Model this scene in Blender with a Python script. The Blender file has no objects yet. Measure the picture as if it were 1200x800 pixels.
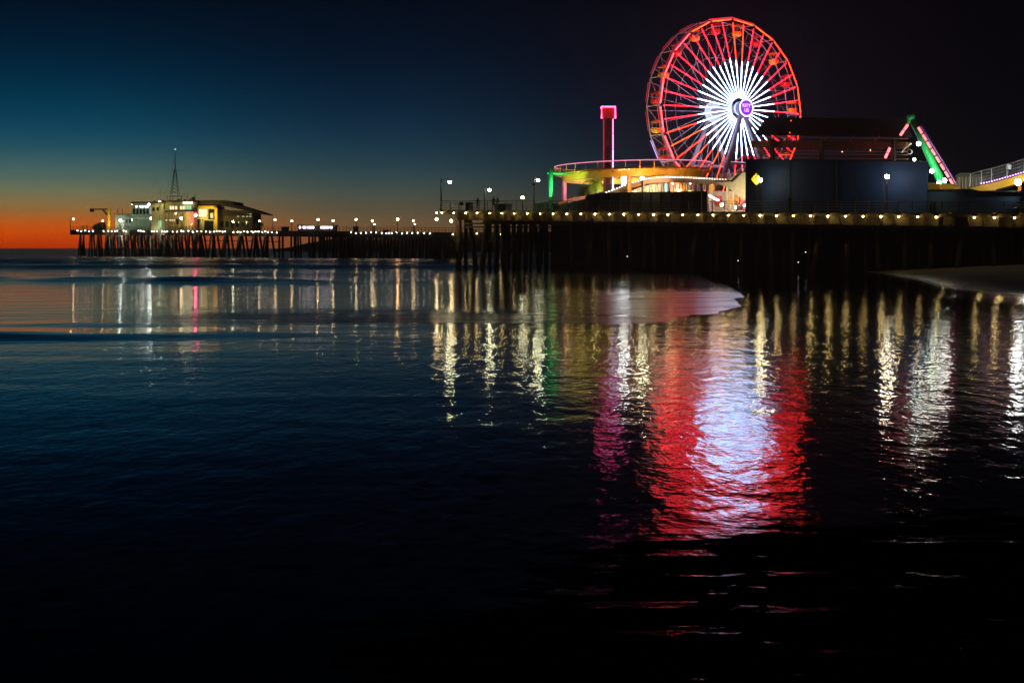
import bpy, math, random
from mathutils import Vector, Matrix
random.seed(7)
R = math.radians
F = 1667.0; HZ = 291.0; HAZE = .00045; CH = 2.8           # focal length in photo pixels, horizon row, eye height (m)

# ------------------------------------------------------------------ camera, world, exposure
scn = bpy.context.scene
COL = scn.collection
cd = bpy.data.cameras.new('camera'); cam = bpy.data.objects.new('camera', cd); COL.objects.link(cam)
cam.location = (0, 0, CH); cam.rotation_euler = (R(90), 0, 0)
cd.sensor_width = 36; cd.lens = 36 * F / 1200; cd.shift_y = -(400 - HZ) / 1200
cd.clip_start = 0.1; cd.clip_end = 60000
scn.camera = cam
scn.view_settings.view_transform = 'Standard'; scn.view_settings.look = 'None'
scn.view_settings.exposure = 0; scn.view_settings.gamma = 1
scn.view_settings.use_curve_mapping = False
scn.cycles.use_denoising = True
scn.cycles.max_bounces = 6; scn.cycles.diffuse_bounces = 2; scn.cycles.glossy_bounces = 3
scn.cycles.volume_bounces = 0; scn.cycles.transmission_bounces = 2
scn.cycles.sample_clamp_indirect = 6
scn.cycles.caustics_reflective = False; scn.cycles.caustics_refractive = False
scn.render.film_transparent = False

def lin(c):
    return tuple((v / 255 / 12.92) if v / 255 <= .04045 else (((v / 255) + .055) / 1.055) ** 2.4 for v in c)

w = bpy.data.worlds.new('World'); scn.world = w; w.use_nodes = True
nt = w.node_tree; N = nt.nodes; L = nt.links
for n in list(N): N.remove(n)
out = N.new('ShaderNodeOutputWorld'); bg = N.new('ShaderNodeBackground'); L.new(bg.outputs[0], out.inputs[0])
tc = N.new('ShaderNodeTexCoord'); sp = N.new('ShaderNodeSeparateXYZ'); L.new(tc.outputs['Generated'], sp.inputs[0])
def mth(op, a, b=None, c=None):
    m = N.new('ShaderNodeMath'); m.operation = op
    for i, v in enumerate((a, b, c)):
        if v is None: continue
        if isinstance(v, (int, float)): m.inputs[i].default_value = v
        else: L.new(v, m.inputs[i])
    return m.outputs[0]
az = mth('ARCTAN2', sp.outputs[0], sp.outputs[1])
el = mth('ARCSINE', sp.outputs[2])
# elevation spread so that 0.35 rad fills the ramp
def ramp(stops):
    r = N.new('ShaderNodeValToRGB'); cr = r.color_ramp; cr.interpolation = 'B_SPLINE'
    L.new(mth('MULTIPLY', mth('MAXIMUM', el, 0.0), 1 / 0.30), r.inputs[0])
    for i, (ypx, c) in enumerate(stops):
        p = min(1, math.atan((HZ - ypx) / F) / 0.30)
        e = cr.elements[0] if i == 0 else (cr.elements[1] if i == 1 else cr.elements.new(p))
        el_ = max(.001, math.atan((HZ-ypx)/F)); tr = math.exp(-HAZE*min(1630, 44/math.sin(el_)))
        e.position = p; e.color = (*[v*.3*tr**-.72 for v in lin(c)], 1)
    return r.outputs[0]
A = ramp([(291, (176, 44, 4)), (275, (224, 80, 8)), (262, (204, 96, 22)), (248, (156, 116, 60)), (232, (122, 120, 84)),
          (212, (80, 108, 98)), (180, (26, 80, 98)), (145, (4, 62, 86)), (105, (0, 42, 68)), (60, (0, 26, 48)), (0, (0, 11, 26)), (-210, (0, 4, 12))])
B = ramp([(291, (122, 74, 40)), (272, (126, 90, 55)), (255, (108, 92, 65)), (240, (88, 85, 70)), (222, (66, 80, 76)),
          (200, (42, 68, 76)), (165, (18, 50, 70)), (125, (5, 34, 56)), (70, (1, 18, 38)), (0, (1, 9, 22)), (-210, (0, 4, 11))])
Cc = ramp([(291, (40, 38, 33)), (240, (34, 38, 42)), (210, (22, 29, 38)), (170, (10, 16, 29)), (110, (4, 8, 20)), (0, (1, 3, 11)), (-210, (0, 1, 5))])
Dd = ramp([(291, (5, 6, 8)), (200, (2, 3, 6)), (0, (1, 1, 5)), (-210, (0, 0, 2))])
def mixc(f, a, b):
    m = N.new('ShaderNodeMix'); m.data_type = 'RGBA'; L.new(f, m.inputs[0]); L.new(a, m.inputs[6]); L.new(b, m.inputs[7]); return m.outputs[2]
def mr(v, a, b):
    m = N.new('ShaderNodeMapRange'); m.interpolation_type = 'SMOOTHSTEP'; L.new(v, m.inputs[0]); m.inputs[1].default_value = a; m.inputs[2].default_value = b; return m.outputs[0]
def azp(x): return math.atan((x - 600) / F)
aa = mth('ABSOLUTE', mth('SUBTRACT', az, azp(0)))      # angle away from the afterglow
d0 = azp(0)
f1 = mr(aa, azp(60) - d0, azp(440) - d0)
f2 = mr(aa, azp(430) - d0, azp(800) - d0)
f3 = mr(aa, azp(700) - d0, azp(1150) - d0)
sky = mixc(f3, mixc(f2, mixc(f1, A, B), Cc), Dd)
# thin uneven cloud streaks close to the horizon
mp = N.new('ShaderNodeMapping'); L.new(tc.outputs['Generated'], mp.inputs[0]); mp.inputs['Scale'].default_value = (5, 5, 90)
nz = N.new('ShaderNodeTexNoise'); nz.inputs['Scale'].default_value = 1.6; nz.inputs['Detail'].default_value = 4; L.new(mp.outputs[0], nz.inputs[0])
cl = N.new('ShaderNodeMapRange'); L.new(nz.outputs[0], cl.inputs[0]); cl.inputs[1].default_value = .35; cl.inputs[2].default_value = .7; cl.inputs[3].default_value = .97; cl.inputs[4].default_value = 1.02
vm = N.new('ShaderNodeVectorMath'); vm.operation = 'SCALE'; L.new(sky, vm.inputs[0]); L.new(cl.outputs[0], vm.inputs[3])
L.new(vm.outputs[0], bg.inputs[0]); bg.inputs[1].default_value = 1/.3

# ------------------------------------------------------------------ helpers
def P(px, py, Y): return Vector(((px - 600) / F * Y, Y, CH + (HZ - py) / F * Y))
def zof(py, Y): return CH + (HZ - py) / F * Y
M = {}
def mat(name, col, rough=.6, metal=0, emis=None, es=0, noise=0, nscale=2.0, spec=.5):
    if name in M: return M[name]
    m = bpy.data.materials.new(name); m.use_nodes = True; M[name] = m
    b = m.node_tree.nodes['Principled BSDF']; T = m.node_tree
    b.inputs['Base Color'].default_value = (*col, 1); b.inputs['Roughness'].default_value = rough; b.inputs['Metallic'].default_value = metal
    b.inputs['Specular IOR Level'].default_value = spec
    if emis: b.inputs['Emission Color'].default_value = (*emis, 1); b.inputs['Emission Strength'].default_value = es
    if noise:
        t = T.nodes.new('ShaderNodeTexCoord'); n = T.nodes.new('ShaderNodeTexNoise'); n.inputs['Scale'].default_value = nscale; n.inputs['Detail'].default_value = 5
        T.links.new(t.outputs['Object'], n.inputs[0])
        r = T.nodes.new('ShaderNodeMix'); r.data_type = 'RGBA'
        T.links.new(n.outputs[0], r.inputs[0])
        r.inputs[6].default_value = (*[c * (1 - noise) for c in col], 1); r.inputs[7].default_value = (*[min(1, c * (1 + noise)) for c in col], 1)
        T.links.new(r.outputs[2], b.inputs['Base Color'])
    return m
def emi(name, col, s): return mat(name, (.02, .02, .02), .5, emis=col, es=s)

class MB:
    def __init__(s): s.v = []; s.f = []
    def quad(s, a, b, c, d):
        i = len(s.v); s.v += [tuple(a), tuple(b), tuple(c), tuple(d)]; s.f.append((i, i+1, i+2, i+3))
    def poly(s, pts, thick):                     # closed polygon extruded along vector thick
        n = len(pts); i = len(s.v); t = Vector(thick)
        s.v += [tuple(p) for p in pts] + [tuple(Vector(p) + t) for p in pts]
        s.f.append(tuple(range(i, i+n))); s.f.append(tuple(range(i+2*n-1, i+n-1, -1)))
        for k in range(n):
            j = (k+1) % n; s.f.append((i+k, i+n+k, i+n+j, i+j))
        return s
    def box(s, c, d, rz=0):
        c = Vector(c); cs, sn = math.cos(rz), math.sin(rz); i = len(s.v)
        for z in (-1, 1):
            for x, y in ((-1,-1),(1,-1),(1,1),(-1,1)):
                X = x*d[0]/2; Y = y*d[1]/2
                s.v.append((c.x+X*cs-Y*sn, c.y+X*sn+Y*cs, c.z+z*d[2]/2))
        s.f += [(i,i+3,i+2,i+1),(i+4,i+5,i+6,i+7)] + [(i+k, i+(k+1)%4, i+4+(k+1)%4, i+4+k) for k in range(4)]
        return s
    def tube(s, pts, r, n=6, closed=False, caps=True):
        pts = [Vector(p) for p in pts]; K = len(pts); base = len(s.v)
        rr = r if isinstance(r, (list, tuple)) else [r]*K
        for k in range(K):
            if closed: t = pts[(k+1) % K] - pts[k-1]
            else: t = pts[min(k+1, K-1)] - pts[max(k-1, 0)]
            t.normalize()
            up = Vector((0,0,1)) if abs(t.z) < .95 else Vector((1,0,0))
            a = t.cross(up).normalized(); b = a.cross(t)
            for q in range(n):
                an = 2*math.pi*(q+.5)/n
                s.v.append(tuple(pts[k] + (a*math.cos(an) + b*math.sin(an))*rr[k]))
        for k in range(K if closed else K-1):
            k2 = (k+1) % K
            for q in range(n):
                q2 = (q+1) % n
                s.f.append((base+k*n+q, base+k*n+q2, base+k2*n+q2, base+k2*n+q))
        if caps and not closed:
            s.f.append(tuple(base+q for q in range(n-1,-1,-1))); s.f.append(tuple(base+(K-1)*n+q for q in range(n)))
        return s
    def ball(s, c, r, n=6, m=4, sz=1.0):
        c = Vector(c); i = len(s.v)
        s.v.append((c.x, c.y, c.z - r*sz))
        for a in range(1, m):
            ph = -math.pi/2 + math.pi*a/m
            for q in range(n):
                th = 2*math.pi*q/n
                s.v.append((c.x + r*math.cos(ph)*math.cos(th), c.y + r*math.cos(ph)*math.sin(th), c.z + r*sz*math.sin(ph)))
        s.v.append((c.x, c.y, c.z + r*sz)); top = len(s.v)-1
        for q in range(n):
            q2 = (q+1) % n
            s.f.append((i, i+1+q2, i+1+q)); s.f.append((top, top-n+q, top-n+q2))
            for a in range(m-2):
                b = i+1+a*n; s.f.append((b+q, b+q2, b+n+q2, b+n+q))
        return s
    def build(s, name, m, parent=None, smooth=False):
        me = bpy.data.meshes.new(name); me.from_pydata(s.v, [], s.f); me.update()
        if smooth: me.polygons.foreach_set('use_smooth', [True]*len(me.polygons))
        o = bpy.data.objects.new(name, me); COL.objects.link(o)
        if m: me.materials.append(m)
        if parent:
            o.parent = parent; o.matrix_parent_inverse = Matrix.Translation(-Vector(parent.location))
            # keep vertex data in world metres: the inverse removes the parent's offset
        return o
def tag(o, label=None, cat=None, group=None, kind=None):
    if label: o['label'] = label
    if cat: o['category'] = cat
    if group: o['group'] = group
    if kind: o['kind'] = kind
    return o
def thing(name, loc, label, cat, group=None):
    o = bpy.data.objects.new(name, None); COL.objects.link(o); o.location = loc; o.empty_display_size = .3
    return tag(o, label, cat, group)
def lamp(kind, loc, power, col, parent=None, aim=None, size=60, rad=.15, blend=.6):
    if kind == 'POINT':                          # added light, mostly with no fixture: throws its light inland and a little up, not on the beach
        kind = 'SPOT'; aim = Vector(loc) + Vector((.1, 1, .12)); size = 168; blend = .5
    l = bpy.data.lights.new('lamp_light', kind); l.energy = power; l.color = col
    if kind != 'AREA': l.shadow_soft_size = rad
    if kind == 'SPOT': l.spot_size = R(size); l.spot_blend = blend
    o = bpy.data.objects.new('lamp_light', l); COL.objects.link(o); o.location = loc
    if aim is not None: o.rotation_euler = (Vector(aim) - Vector(loc)).to_track_quat('-Z', 'Y').to_euler()
    if parent: o.parent = parent; o.matrix_parent_inverse = Matrix.Translation(-Vector(parent.location))
    return o

# near pier frame: its seaward edge is the line Y = 182 - .8 X ; 'back' = metres behind that edge
def D(px, back=0.0):
    k = (px - 600) / F; Y = (182 + 1.28*back) / (1 + .8*k); return Vector((k*Y, Y, 0))
def zd(X): return 7.93 + (X + 9.7) * (6.16 - 7.93) / 62.6
def DP(px, py, back):                            # point seen at (px,py) standing `back` metres behind the edge
    p = D(px, back); p.z = zof(py, p.y); return p
def Dg(px, back): p = D(px, back); p.z = zd(p.x); return p
AL = Vector((1, -.8, 0)).normalized(); IN = Vector((.8, 1, 0)).normalized(); EANG = math.atan2(-.8, 1)
def wallp(mb, outline, back, thick):             # outline = [(px,py)...] seen face, extruded inward
    return mb.poly([DP(x, y, back) for x, y in outline], IN*thick)

# ------------------------------------------------------------------ materials
timber = mat('weathered_timber', (.14, .11, .06), .85, noise=.5, nscale=1.5)
pilewood = mat('creosoted_timber', (.08, .065, .05), .8, noise=.5, nscale=1.2)
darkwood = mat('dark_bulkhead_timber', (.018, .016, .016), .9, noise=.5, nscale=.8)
polem = mat('dark_painted_metal', (.03, .03, .03), .5, .3)
railm = mat('galvanised_rail', (.22, .22, .21), .5, .5)
yellow = mat('yellow_painted_steel', (.75, .42, .02), .45, noise=.15)
orange = mat('orange_painted_steel', (.7, .25, .02), .45)
red = mat('red_painted_panel', (.55, .03, .03), .45)
green = mat('green_painted_steel', (.02, .42, .12), .4)
pinkp = mat('pink_painted_steel', (.6, .12, .3), .45)
purplep = mat('purple_painted_steel', (.18, .05, .3), .45)
whitep = mat('white_painted_steel', (.75, .75, .78), .45)
beige = mat('beige_painted_wall', (.42, .36, .24), .8, noise=.25)
cream = mat('cream_painted_wall', (.40, .34, .18), .8, noise=.3, nscale=.5)
greyw = mat('grey_painted_wall', (.22, .21, .2), .8, noise=.25, nscale=.6)
bluew = mat('navy_tarpaulin', (.012, .045, .17), .75, noise=.35, nscale=.35)
brownw = mat('brown_hoarding', (.10, .07, .065), .8, noise=.35, nscale=.5)
glassd = mat('dark_window_glass', (.01, .012, .015), .1)
warm = (1.0, .76, .42); cool = (.86, 1.0, .88)
bulb_w = emi('warm_edge_bulb', (1.0, .72, .25), 75); bulb_d = emi('weak_edge_bulb', (1.0, .66, .22), 40)
bulb_f = emi('white_edge_bulb', (1.0, .92, .76), 26)
globe_c = emi('cool_lamp_globe', (.98, 1.0, .58), 85)
globe_w = emi('warm_lamp_globe', (1.0, .68, .34), 46)
globe_b = emi('bright_flood_glass', (.92, 1.0, .96), 60)
win_w = emi('lit_window_warm', (1.0, .8, .45), 1.6)
win_g = emi('lit_window_green', (.5, 1.0, .5), .9)
win_b = emi('lit_shop_window', (1.0, .82, .95), 5)
cloth = mat('dark_clothing', (.025, .025, .03), .9)

# ------------------------------------------------------------------ ground: sea, sand, hills
def shore(X):                                    # Y where the still water starts
    if X < -14: return 44.0 + .06*(X+14)
    if X < 2: return 44 + (X+14)*.45
    if X < 14: return 51.2 + (X-2)**2.2*.16
    return 89.2 + (X-14)*12
def nz2(x, y):                                   # cheap smooth value noise from sines
    return (math.sin(x*1.3+2.1*math.sin(y*.7)) + math.sin(y*1.7+1.3*math.sin(x*.9+2)) + .6*math.sin(x*2.9-y*2.3+1)) / 2.6
def bank(X, Y):                                  # dry bank rising on the right
    b = 25.5 + max(0, Y-84)*.135 + .9*math.sin(Y*.06)
    if Y < 84: b += (84-Y)*.04
    d = X - b
    return (d*.066 if d > 0 else 0)
def sand_z(X, Y):
    s = shore(X) - Y + 1.1*math.sin(X*.35) + .5*math.sin(X*1.1+1) + .9*math.sin(Y*.31+X*.2) + .6*math.sin(Y*.9) + .5*math.sin(X*2.3+Y*1.1) + .4*math.sin(Y*2.1+X)
    z = .018*math.tanh(s/5) if s > 0 else max(-1.2, s*.02)
    z += .0035*nz2(X*.5, Y*.35) * min(1, max(0, s/8))
    bk = bank(X, Y)
    return max(z, 0.012) + bk + .02*nz2(X*.6, Y*.2)*min(1, bk) if bk > 0 else z
def grid(name, m, xs_of, ys, zf, smooth=True):
    mb = MB(); nx = None
    for Y in ys:
        xs = xs_of(Y); nx = len(xs)
        for X in xs: mb.v.append((X, Y, zf(X, Y)))
    for j in range(len(ys)-1):
        for i in range(nx-1):
            a = j*nx+i; mb.f.append((a, a+1, a+nx+1, a+nx))
    return tag(mb.build(name, m, smooth=smooth), kind='structure')
ysS = [-25 + i*1.0 for i in range(31)] + [6 + .35*i for i in range(1, 150)] + [58.5 + i*1.6 for i in range(1, 100)]
def wetmat():
    m = bpy.data.materials.new('wet_beach_sand'); m.use_nodes = True; T = m.node_tree; n = T.nodes; l = T.links
    b = n['Principled BSDF']
    geo = n.new('ShaderNodeNewGeometry'); s = n.new('ShaderNodeSeparateXYZ'); l.new(geo.outputs['Position'], s.inputs[0])
    def noise(scale, det, vec=None, sc=(1, 1, 1), rough=.5):
        mp = n.new('ShaderNodeMapping'); l.new(geo.outputs['Position'], mp.inputs[0]); mp.inputs['Scale'].default_value = sc
        t = n.new('ShaderNodeTexNoise'); t.inputs['Scale'].default_value = scale; t.inputs['Detail'].default_value = det; t.inputs['Roughness'].default_value = rough
        l.new(mp.outputs[0], t.inputs[0]); return t.outputs[0]
    def mrng(v, a, b_, c, d, st='LINEAR'):
        q = n.new('ShaderNodeMapRange'); q.interpolation_type = st; l.new(v, q.inputs[0])
        for i, x in enumerate((a, b_, c, d)): q.inputs[i+1].default_value = x
        return q.outputs[0]
    dry = mrng(s.outputs[2], .10, .5, 0, 1, 'SMOOTHSTEP')
    # colour
    cn = noise(1.2, 6)
    mix = n.new('ShaderNodeMix'); mix.data_type = 'RGBA'; l.new(dry, mix.inputs[0])
    mix.inputs[6].default_value = (.006, .0055, .0055, 1); mix.inputs[7].default_value = (.24, .215, .18, 1)
    l.new(mix.outputs[2], b.inputs['Base Color'])
    patches = noise(.22, 3, sc=(.6, 1, 1))
    film_n = noise(.55, 4, sc=(.55, 1, 1), rough=.6)
    def m2(o, a, c):
        q = n.new('ShaderNodeMath'); q.operation = o
        for i_, v in enumerate((a, c)):
            if isinstance(v, (int, float)): q.inputs[i_].default_value = v
            else: l.new(v, q.inputs[i_])
        return q.outputs[0]
    # the water film ends about fifteen metres from the camera; nearer sand is only damp, with small pools
    edge_ = m2('ADD', s.outputs[1], m2('MULTIPLY', m2('SUBTRACT', film_n, .5), 9.0))
    edge_ = m2('ADD', edge_, m2('MULTIPLY', m2('SUBTRACT', noise(2.2, 5, sc=(.5, 1, 1), rough=.65), .5), 5.0))
    edge_ = m2('ADD', edge_, mrng(s.outputs[0], -4.5, 1.2, 13.0, 0))
    edge_ = m2('ADD', edge_, m2('MULTIPLY', m2('SUBTRACT', noise(9, 4, sc=(.5, 1, 1), rough=.7), .5), 3.0))
    film = mrng(edge_, 14.0, 14.7, 0, 1, 'SMOOTHSTEP')
    pools = m2('MULTIPLY', mrng(noise(1.5, 7, sc=(.34, 1.3, 1), rough=.72), .585, .60, 0, 1), mrng(s.outputs[0], -2.5, 1.5, .0, 1))
    film = m2('MAXIMUM', film, pools)
    # grit and shallow bumps of sand standing out of the film, in drifts
    grit = m2('MULTIPLY', mrng(noise(2.6, 6, sc=(.9, .7, 1), rough=.72), .54, .575, 0, .9), mrng(noise(.16, 3, sc=(1, .7, 1)), .36, .56, .45, 1))
    film = m2('MULTIPLY', film, m2('SUBTRACT', 1.0, grit))
    film = m2('MULTIPLY', film, m2('MAXIMUM', mrng(s.outputs[1], 9, 24, .25, 1), mrng(s.outputs[0], -3, 2, 0, 1)))
    rw = mrng(patches, .35, .7, .012, .045)
    rmix = n.new('ShaderNodeMix'); rmix.data_type = 'FLOAT'; l.new(dry, rmix.inputs[0]); l.new(rw, rmix.inputs[2]); rmix.inputs[3].default_value = .9
    l.new(rmix.outputs[0], b.inputs['Roughness']); b.inputs['IOR'].default_value = 1.45
    l.new(m2('ADD', m2('MULTIPLY', film, .5), .0), b.inputs['Specular IOR Level'])
    # swash ridges, pebbly ripple, fine grain
    n1 = noise(1.7, 3, sc=(1.15, .5, 1), rough=.55); n2 = noise(5.0, 3, sc=(1, .7, 1), rough=.6); n3 = noise(13, 3, rough=.6); n0 = noise(.35, 2, sc=(.3, 1, 1))
    def mul(v, k): return m2('MULTIPLY', v, k)
    n1 = m2('MULTIPLY', n1, mrng(s.outputs[0], -7, 2, .45, 1))
    h = m2('ADD', m2('ADD', mul(n1, .022), mul(n0, .02)), m2('ADD', mul(n2, .0050), mul(n3, .0008)))
    h = m2('ADD', h, mul(m2('MULTIPLY', noise(5, 5, sc=(1, .8, 1), rough=.65), m2('MULTIPLY', mrng(s.outputs[1], 12, 15.5, 1, 0), mrng(s.outputs[0], -2, 1.5, .05, 1))), .012))
    bp = n.new('ShaderNodeBump'); bp.inputs['Strength'].default_value = 1; bp.inputs['Distance'].default_value = 1.0
    l.new(h, bp.inputs['Height']); l.new(bp.outputs[0], b.inputs['Normal'])
    return m
wet = wetmat()
grid('wet_sand', wet, lambda Y: [(-1 + 2*i/140) * (18 + max(Y, 0)*.50) for i in range(141)], ysS, sand_z)

def seamat():
    m = bpy.data.materials.new('sea_water'); m.use_nodes = True; T = m.node_tree; n = T.nodes; l = T.links
    b = n['Principled BSDF']; geo = n.new('ShaderNodeNewGeometry'); s = n.new('ShaderNodeSeparateXYZ'); l.new(geo.outputs['Position'], s.inputs[0])
    def noise(scale, det, sc):
        mp = n.new('ShaderNodeMapping'); l.new(geo.outputs['Position'], mp.inputs[0]); mp.inputs['Scale'].default_value = sc
        t = n.new('ShaderNodeTexNoise'); t.inputs['Scale'].default_value = scale; t.inputs['Detail'].default_value = det
        l.new(mp.outputs[0], t.inputs[0]); return t.outputs[0]
    def mrng(v, a, b_, c, d, st='SMOOTHSTEP'):
        q = n.new('ShaderNodeMapRange'); q.interpolation_type = st; l.new(v, q.inputs[0])
        for i, x in enumerate((a, b_, c, d)): q.inputs[i+1].default_value = x
        return q.outputs[0]
    def op(o, a, c):
        q = n.new('ShaderNodeMath'); q.operation = o; 
        for i, x in enumerate((a, c)):
            if isinstance(x, (int, float)): q.inputs[i].default_value = x
            else: l.new(x, q.inputs[i])
        return q.outputs[0]
    # foam: washed-out streaks where the last wave ran in, and thin lines on the breakers further out
    fn = noise(.35, 5, (.35, 1.3, 1)); fn2 = noise(1.5, 5, (.12, 1, 1))
    near = op('MULTIPLY', mrng(s.outputs[1], 50, 55, 0, 1), mrng(s.outputs[1], 84, 106, 1, 0))
    tongue = mrng(s.outputs[0], -1.5, 3, 0, 1)
    left = op('MULTIPLY', mrng(s.outputs[0], -20, -8, 0, 1), mrng(s.outputs[1], 57, 72, 1, 0))
    nx = op('MULTIPLY', op('MAXIMUM', tongue, left), near)
    foam = op('MULTIPLY', nx, mrng(fn, .30, .62, .6, 1))
    far = op('MULTIPLY', op('MULTIPLY', mrng(s.outputs[1], 190, 230, 0, 1), mrng(s.outputs[1], 330, 420, 1, 0)), mrng(fn2, .5, .66, 0, .8))
    foam = op('MINIMUM', op('ADD', foam, far), 1.0)
    mix = n.new('ShaderNodeMix'); mix.data_type = 'RGBA'; l.new(foam, mix.inputs[0])
    mix.inputs[6].default_value = (.008, .012, .016, 1); mix.inputs[7].default_value = (.5, .5, .47, 1)
    l.new(mix.outputs[2], b.inputs['Base Color']); b.inputs['IOR'].default_value = 1.33
    rough = op('ADD', mrng(s.outputs[1], 45, 300, .07, .22), op('MULTIPLY', foam, .17)); l.new(rough, b.inputs['Roughness'])
    h = op('ADD', op('MULTIPLY', noise(.5, 3, (.4, .8, 1)), .045), op('MULTIPLY', noise(3, 2, (.4, 1, 1)), .006))
    h = op('MULTIPLY', h, mrng(s.outputs[1], 60, 240, .8, 5.5))
    bp = n.new('ShaderNodeBump'); bp.inputs['Distance'].default_value = 1.0; l.new(h, bp.inputs['Height']); l.new(bp.outputs[0], b.inputs['Normal'])
    return m
def ridge(Y, Y0, h, back, front):                # steep face towards the beach
    d = Y - Y0; return h * math.exp(-(d/(back if d > 0 else front))**2)
def sea_z(X, Y):
    if Y > 700: return 0
    left = 1/(1+math.exp((X+10)/1.6)); lf2 = 1/(1+math.exp((X+8)/6)); wob = .8*math.sin(X*.12+.4) + .3*math.sin(X*.5)
    am = .72 + .2*math.sin(X*.21+1) + .12*math.sin(X*.63)
    z = am*(ridge(Y, 47.6+1.3*math.sin(X*.08)+wob*.8, .20, 3.0, 2.6)*left + ridge(Y, 51.5-wob, .07, 2.2, 1.6)*left*(.5+.5*math.sin(X*.33)))
    z += am*(ridge(Y, 121+wob*5, .55, 12, 7)*lf2 + ridge(Y, 148-wob*6, .30, 10, 6)*lf2)
    z += ridge(Y, 205+wob*5, .45, 14, 6)*(1/(1+math.exp((X-4)/6))) + ridge(Y, 270+wob*8, .5, 16, 7)*(1/(1+math.exp((X-10)/9)))
    z += .35*math.exp(-((Y-345-wob*9)/14)**2)
    return z
ysW = [38 + i*.3 for i in range(79)] + [61.5 + i*1.5 for i in range(1, 100)] + [211 + i*5 for i in range(1, 100)] + [800, 1200, 2000, 4000, 9000, 20000, 50000]
grid('sea', seamat(), lambda Y: [(-1 + 2*i/100) * (25 + Y*.6) for i in range(101)], ysW, sea_z)

hillm = mat('dark_coastal_scrub', (.06, .05, .035), .95, noise=.3, nscale=.02)
hb = MB(); hx = [320 + 8*i for i in range(130)]
def hill_y(x):
    t = max(0, (x-326)/60); return 292 - 11*min(1, t)**.8 - 4*min(1, max(0, (x-390)/200)) + .7*math.sin(x*.06) + .4*math.sin(x*.17)
for k, (Y, fz_) in enumerate(((1150, 0), (1250, .6), (1400, 1), (1580, .3))):
    for x in hx: hb.v.append((((x-600)/F)*Y, Y, -3 + fz_*(zof(hill_y(x), 1400)+3)))
for k in range(3):
    for i in range(len(hx)-1):
        a = k*len(hx)+i; hb.f.append((a, a+1, a+len(hx)+1, a+len(hx)))
tag(hb.build('hills', hillm, smooth=True), kind='structure')

# ------------------------------------------------------------------ near pier
np_ = thing('pier', (D(860).x, D(860).y, 0), 'wide timber amusement pier on close-set piles with warm bulbs along its edge', 'pier')
X0, X1 = -9.7, 78
def edge(X, back=0):                             # point on the line `back` metres behind the edge, measured along IN
    p = Vector((X, 182-.8*X, 0)) + IN*back; return p
mb = MB()
pl = [edge(X0), edge(X1), edge(X1, 95), Vector((2, 262, 0))]
tops = [Vector((p.x, p.y, zd(p.x))) for p in pl]
mb.poly(tops, (0, 0, -.38)); mb.build('deck', timber, np_)
mb = MB(); 
for (b0, h0, h1, th) in ((.55, .38, 1.30, .35), (2.6, .38, 1.7, .4)):
    a = edge(X0+2.2+(b0 > 1)*2, b0); b = edge(X1, b0)
    mb.poly([Vector((a.x, a.y, zd(a.x)-h0)), Vector((b.x, b.y, zd(b.x)-h0)), Vector((b.x, b.y, zd(b.x)-h1)), Vector((a.x, a.y, zd(a.x)-h1))], IN*th)
mb.build('fascia_beam', timber, np_)
# joist ends under the overhang
X = X0 + 2.4
while X < X1:
    p = edge(X, .3); p2 = edge(X, .5)
    MB().poly([Vector((q.x, q.y, zd(q.x)-h)) - AL*.07 for q, h in ((edge(X, .05), .38), (edge(X, .05), .62), (edge(X, .42), 1.32), (edge(X, .54), 1.32), (edge(X, .54), .38))], AL*.14).build('joist', timber, np_)
    X += 1.22
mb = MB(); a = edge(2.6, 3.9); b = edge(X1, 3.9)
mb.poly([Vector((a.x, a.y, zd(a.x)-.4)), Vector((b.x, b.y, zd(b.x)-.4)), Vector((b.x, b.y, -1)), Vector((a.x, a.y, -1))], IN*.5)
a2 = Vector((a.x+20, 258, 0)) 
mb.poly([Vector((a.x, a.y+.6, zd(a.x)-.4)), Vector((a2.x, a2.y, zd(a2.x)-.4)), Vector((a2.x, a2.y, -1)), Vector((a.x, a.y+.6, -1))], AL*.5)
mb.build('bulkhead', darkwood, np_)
# railing
mb = MB(); rp = []
X = X0 + .2
while X < X1:
    p = edge(X, .12); z = zd(p.x)
    mb.box((p.x, p.y, z+.6), (.08, .08, 1.2), EANG); X += 1.25
for hh in (.3, .62, .92, 1.2):
    a = edge(X0+.2, .12); b = edge(X1, .12)
    mb.tube([Vector((a.x, a.y, zd(a.x)+hh)), Vector((b.x, b.y, zd(b.x)+hh))], .03 if hh < 1 else .045, 5)
for k in range(12):
    p = Vector((X0+.2, 0, 0)).lerp(Vector((2, 0, 0)), k/12); y = 190+(262-190)*k/12
    mb.box((p.x, y, zd(p.x)+.6), (.08, .08, 1.2))
mb.tube([(X0+.2, 190, zd(X0)+1.2), (2, 262, zd(2)+1.2)], .04, 5)
mb.build('railing', railm, np_)
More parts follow.
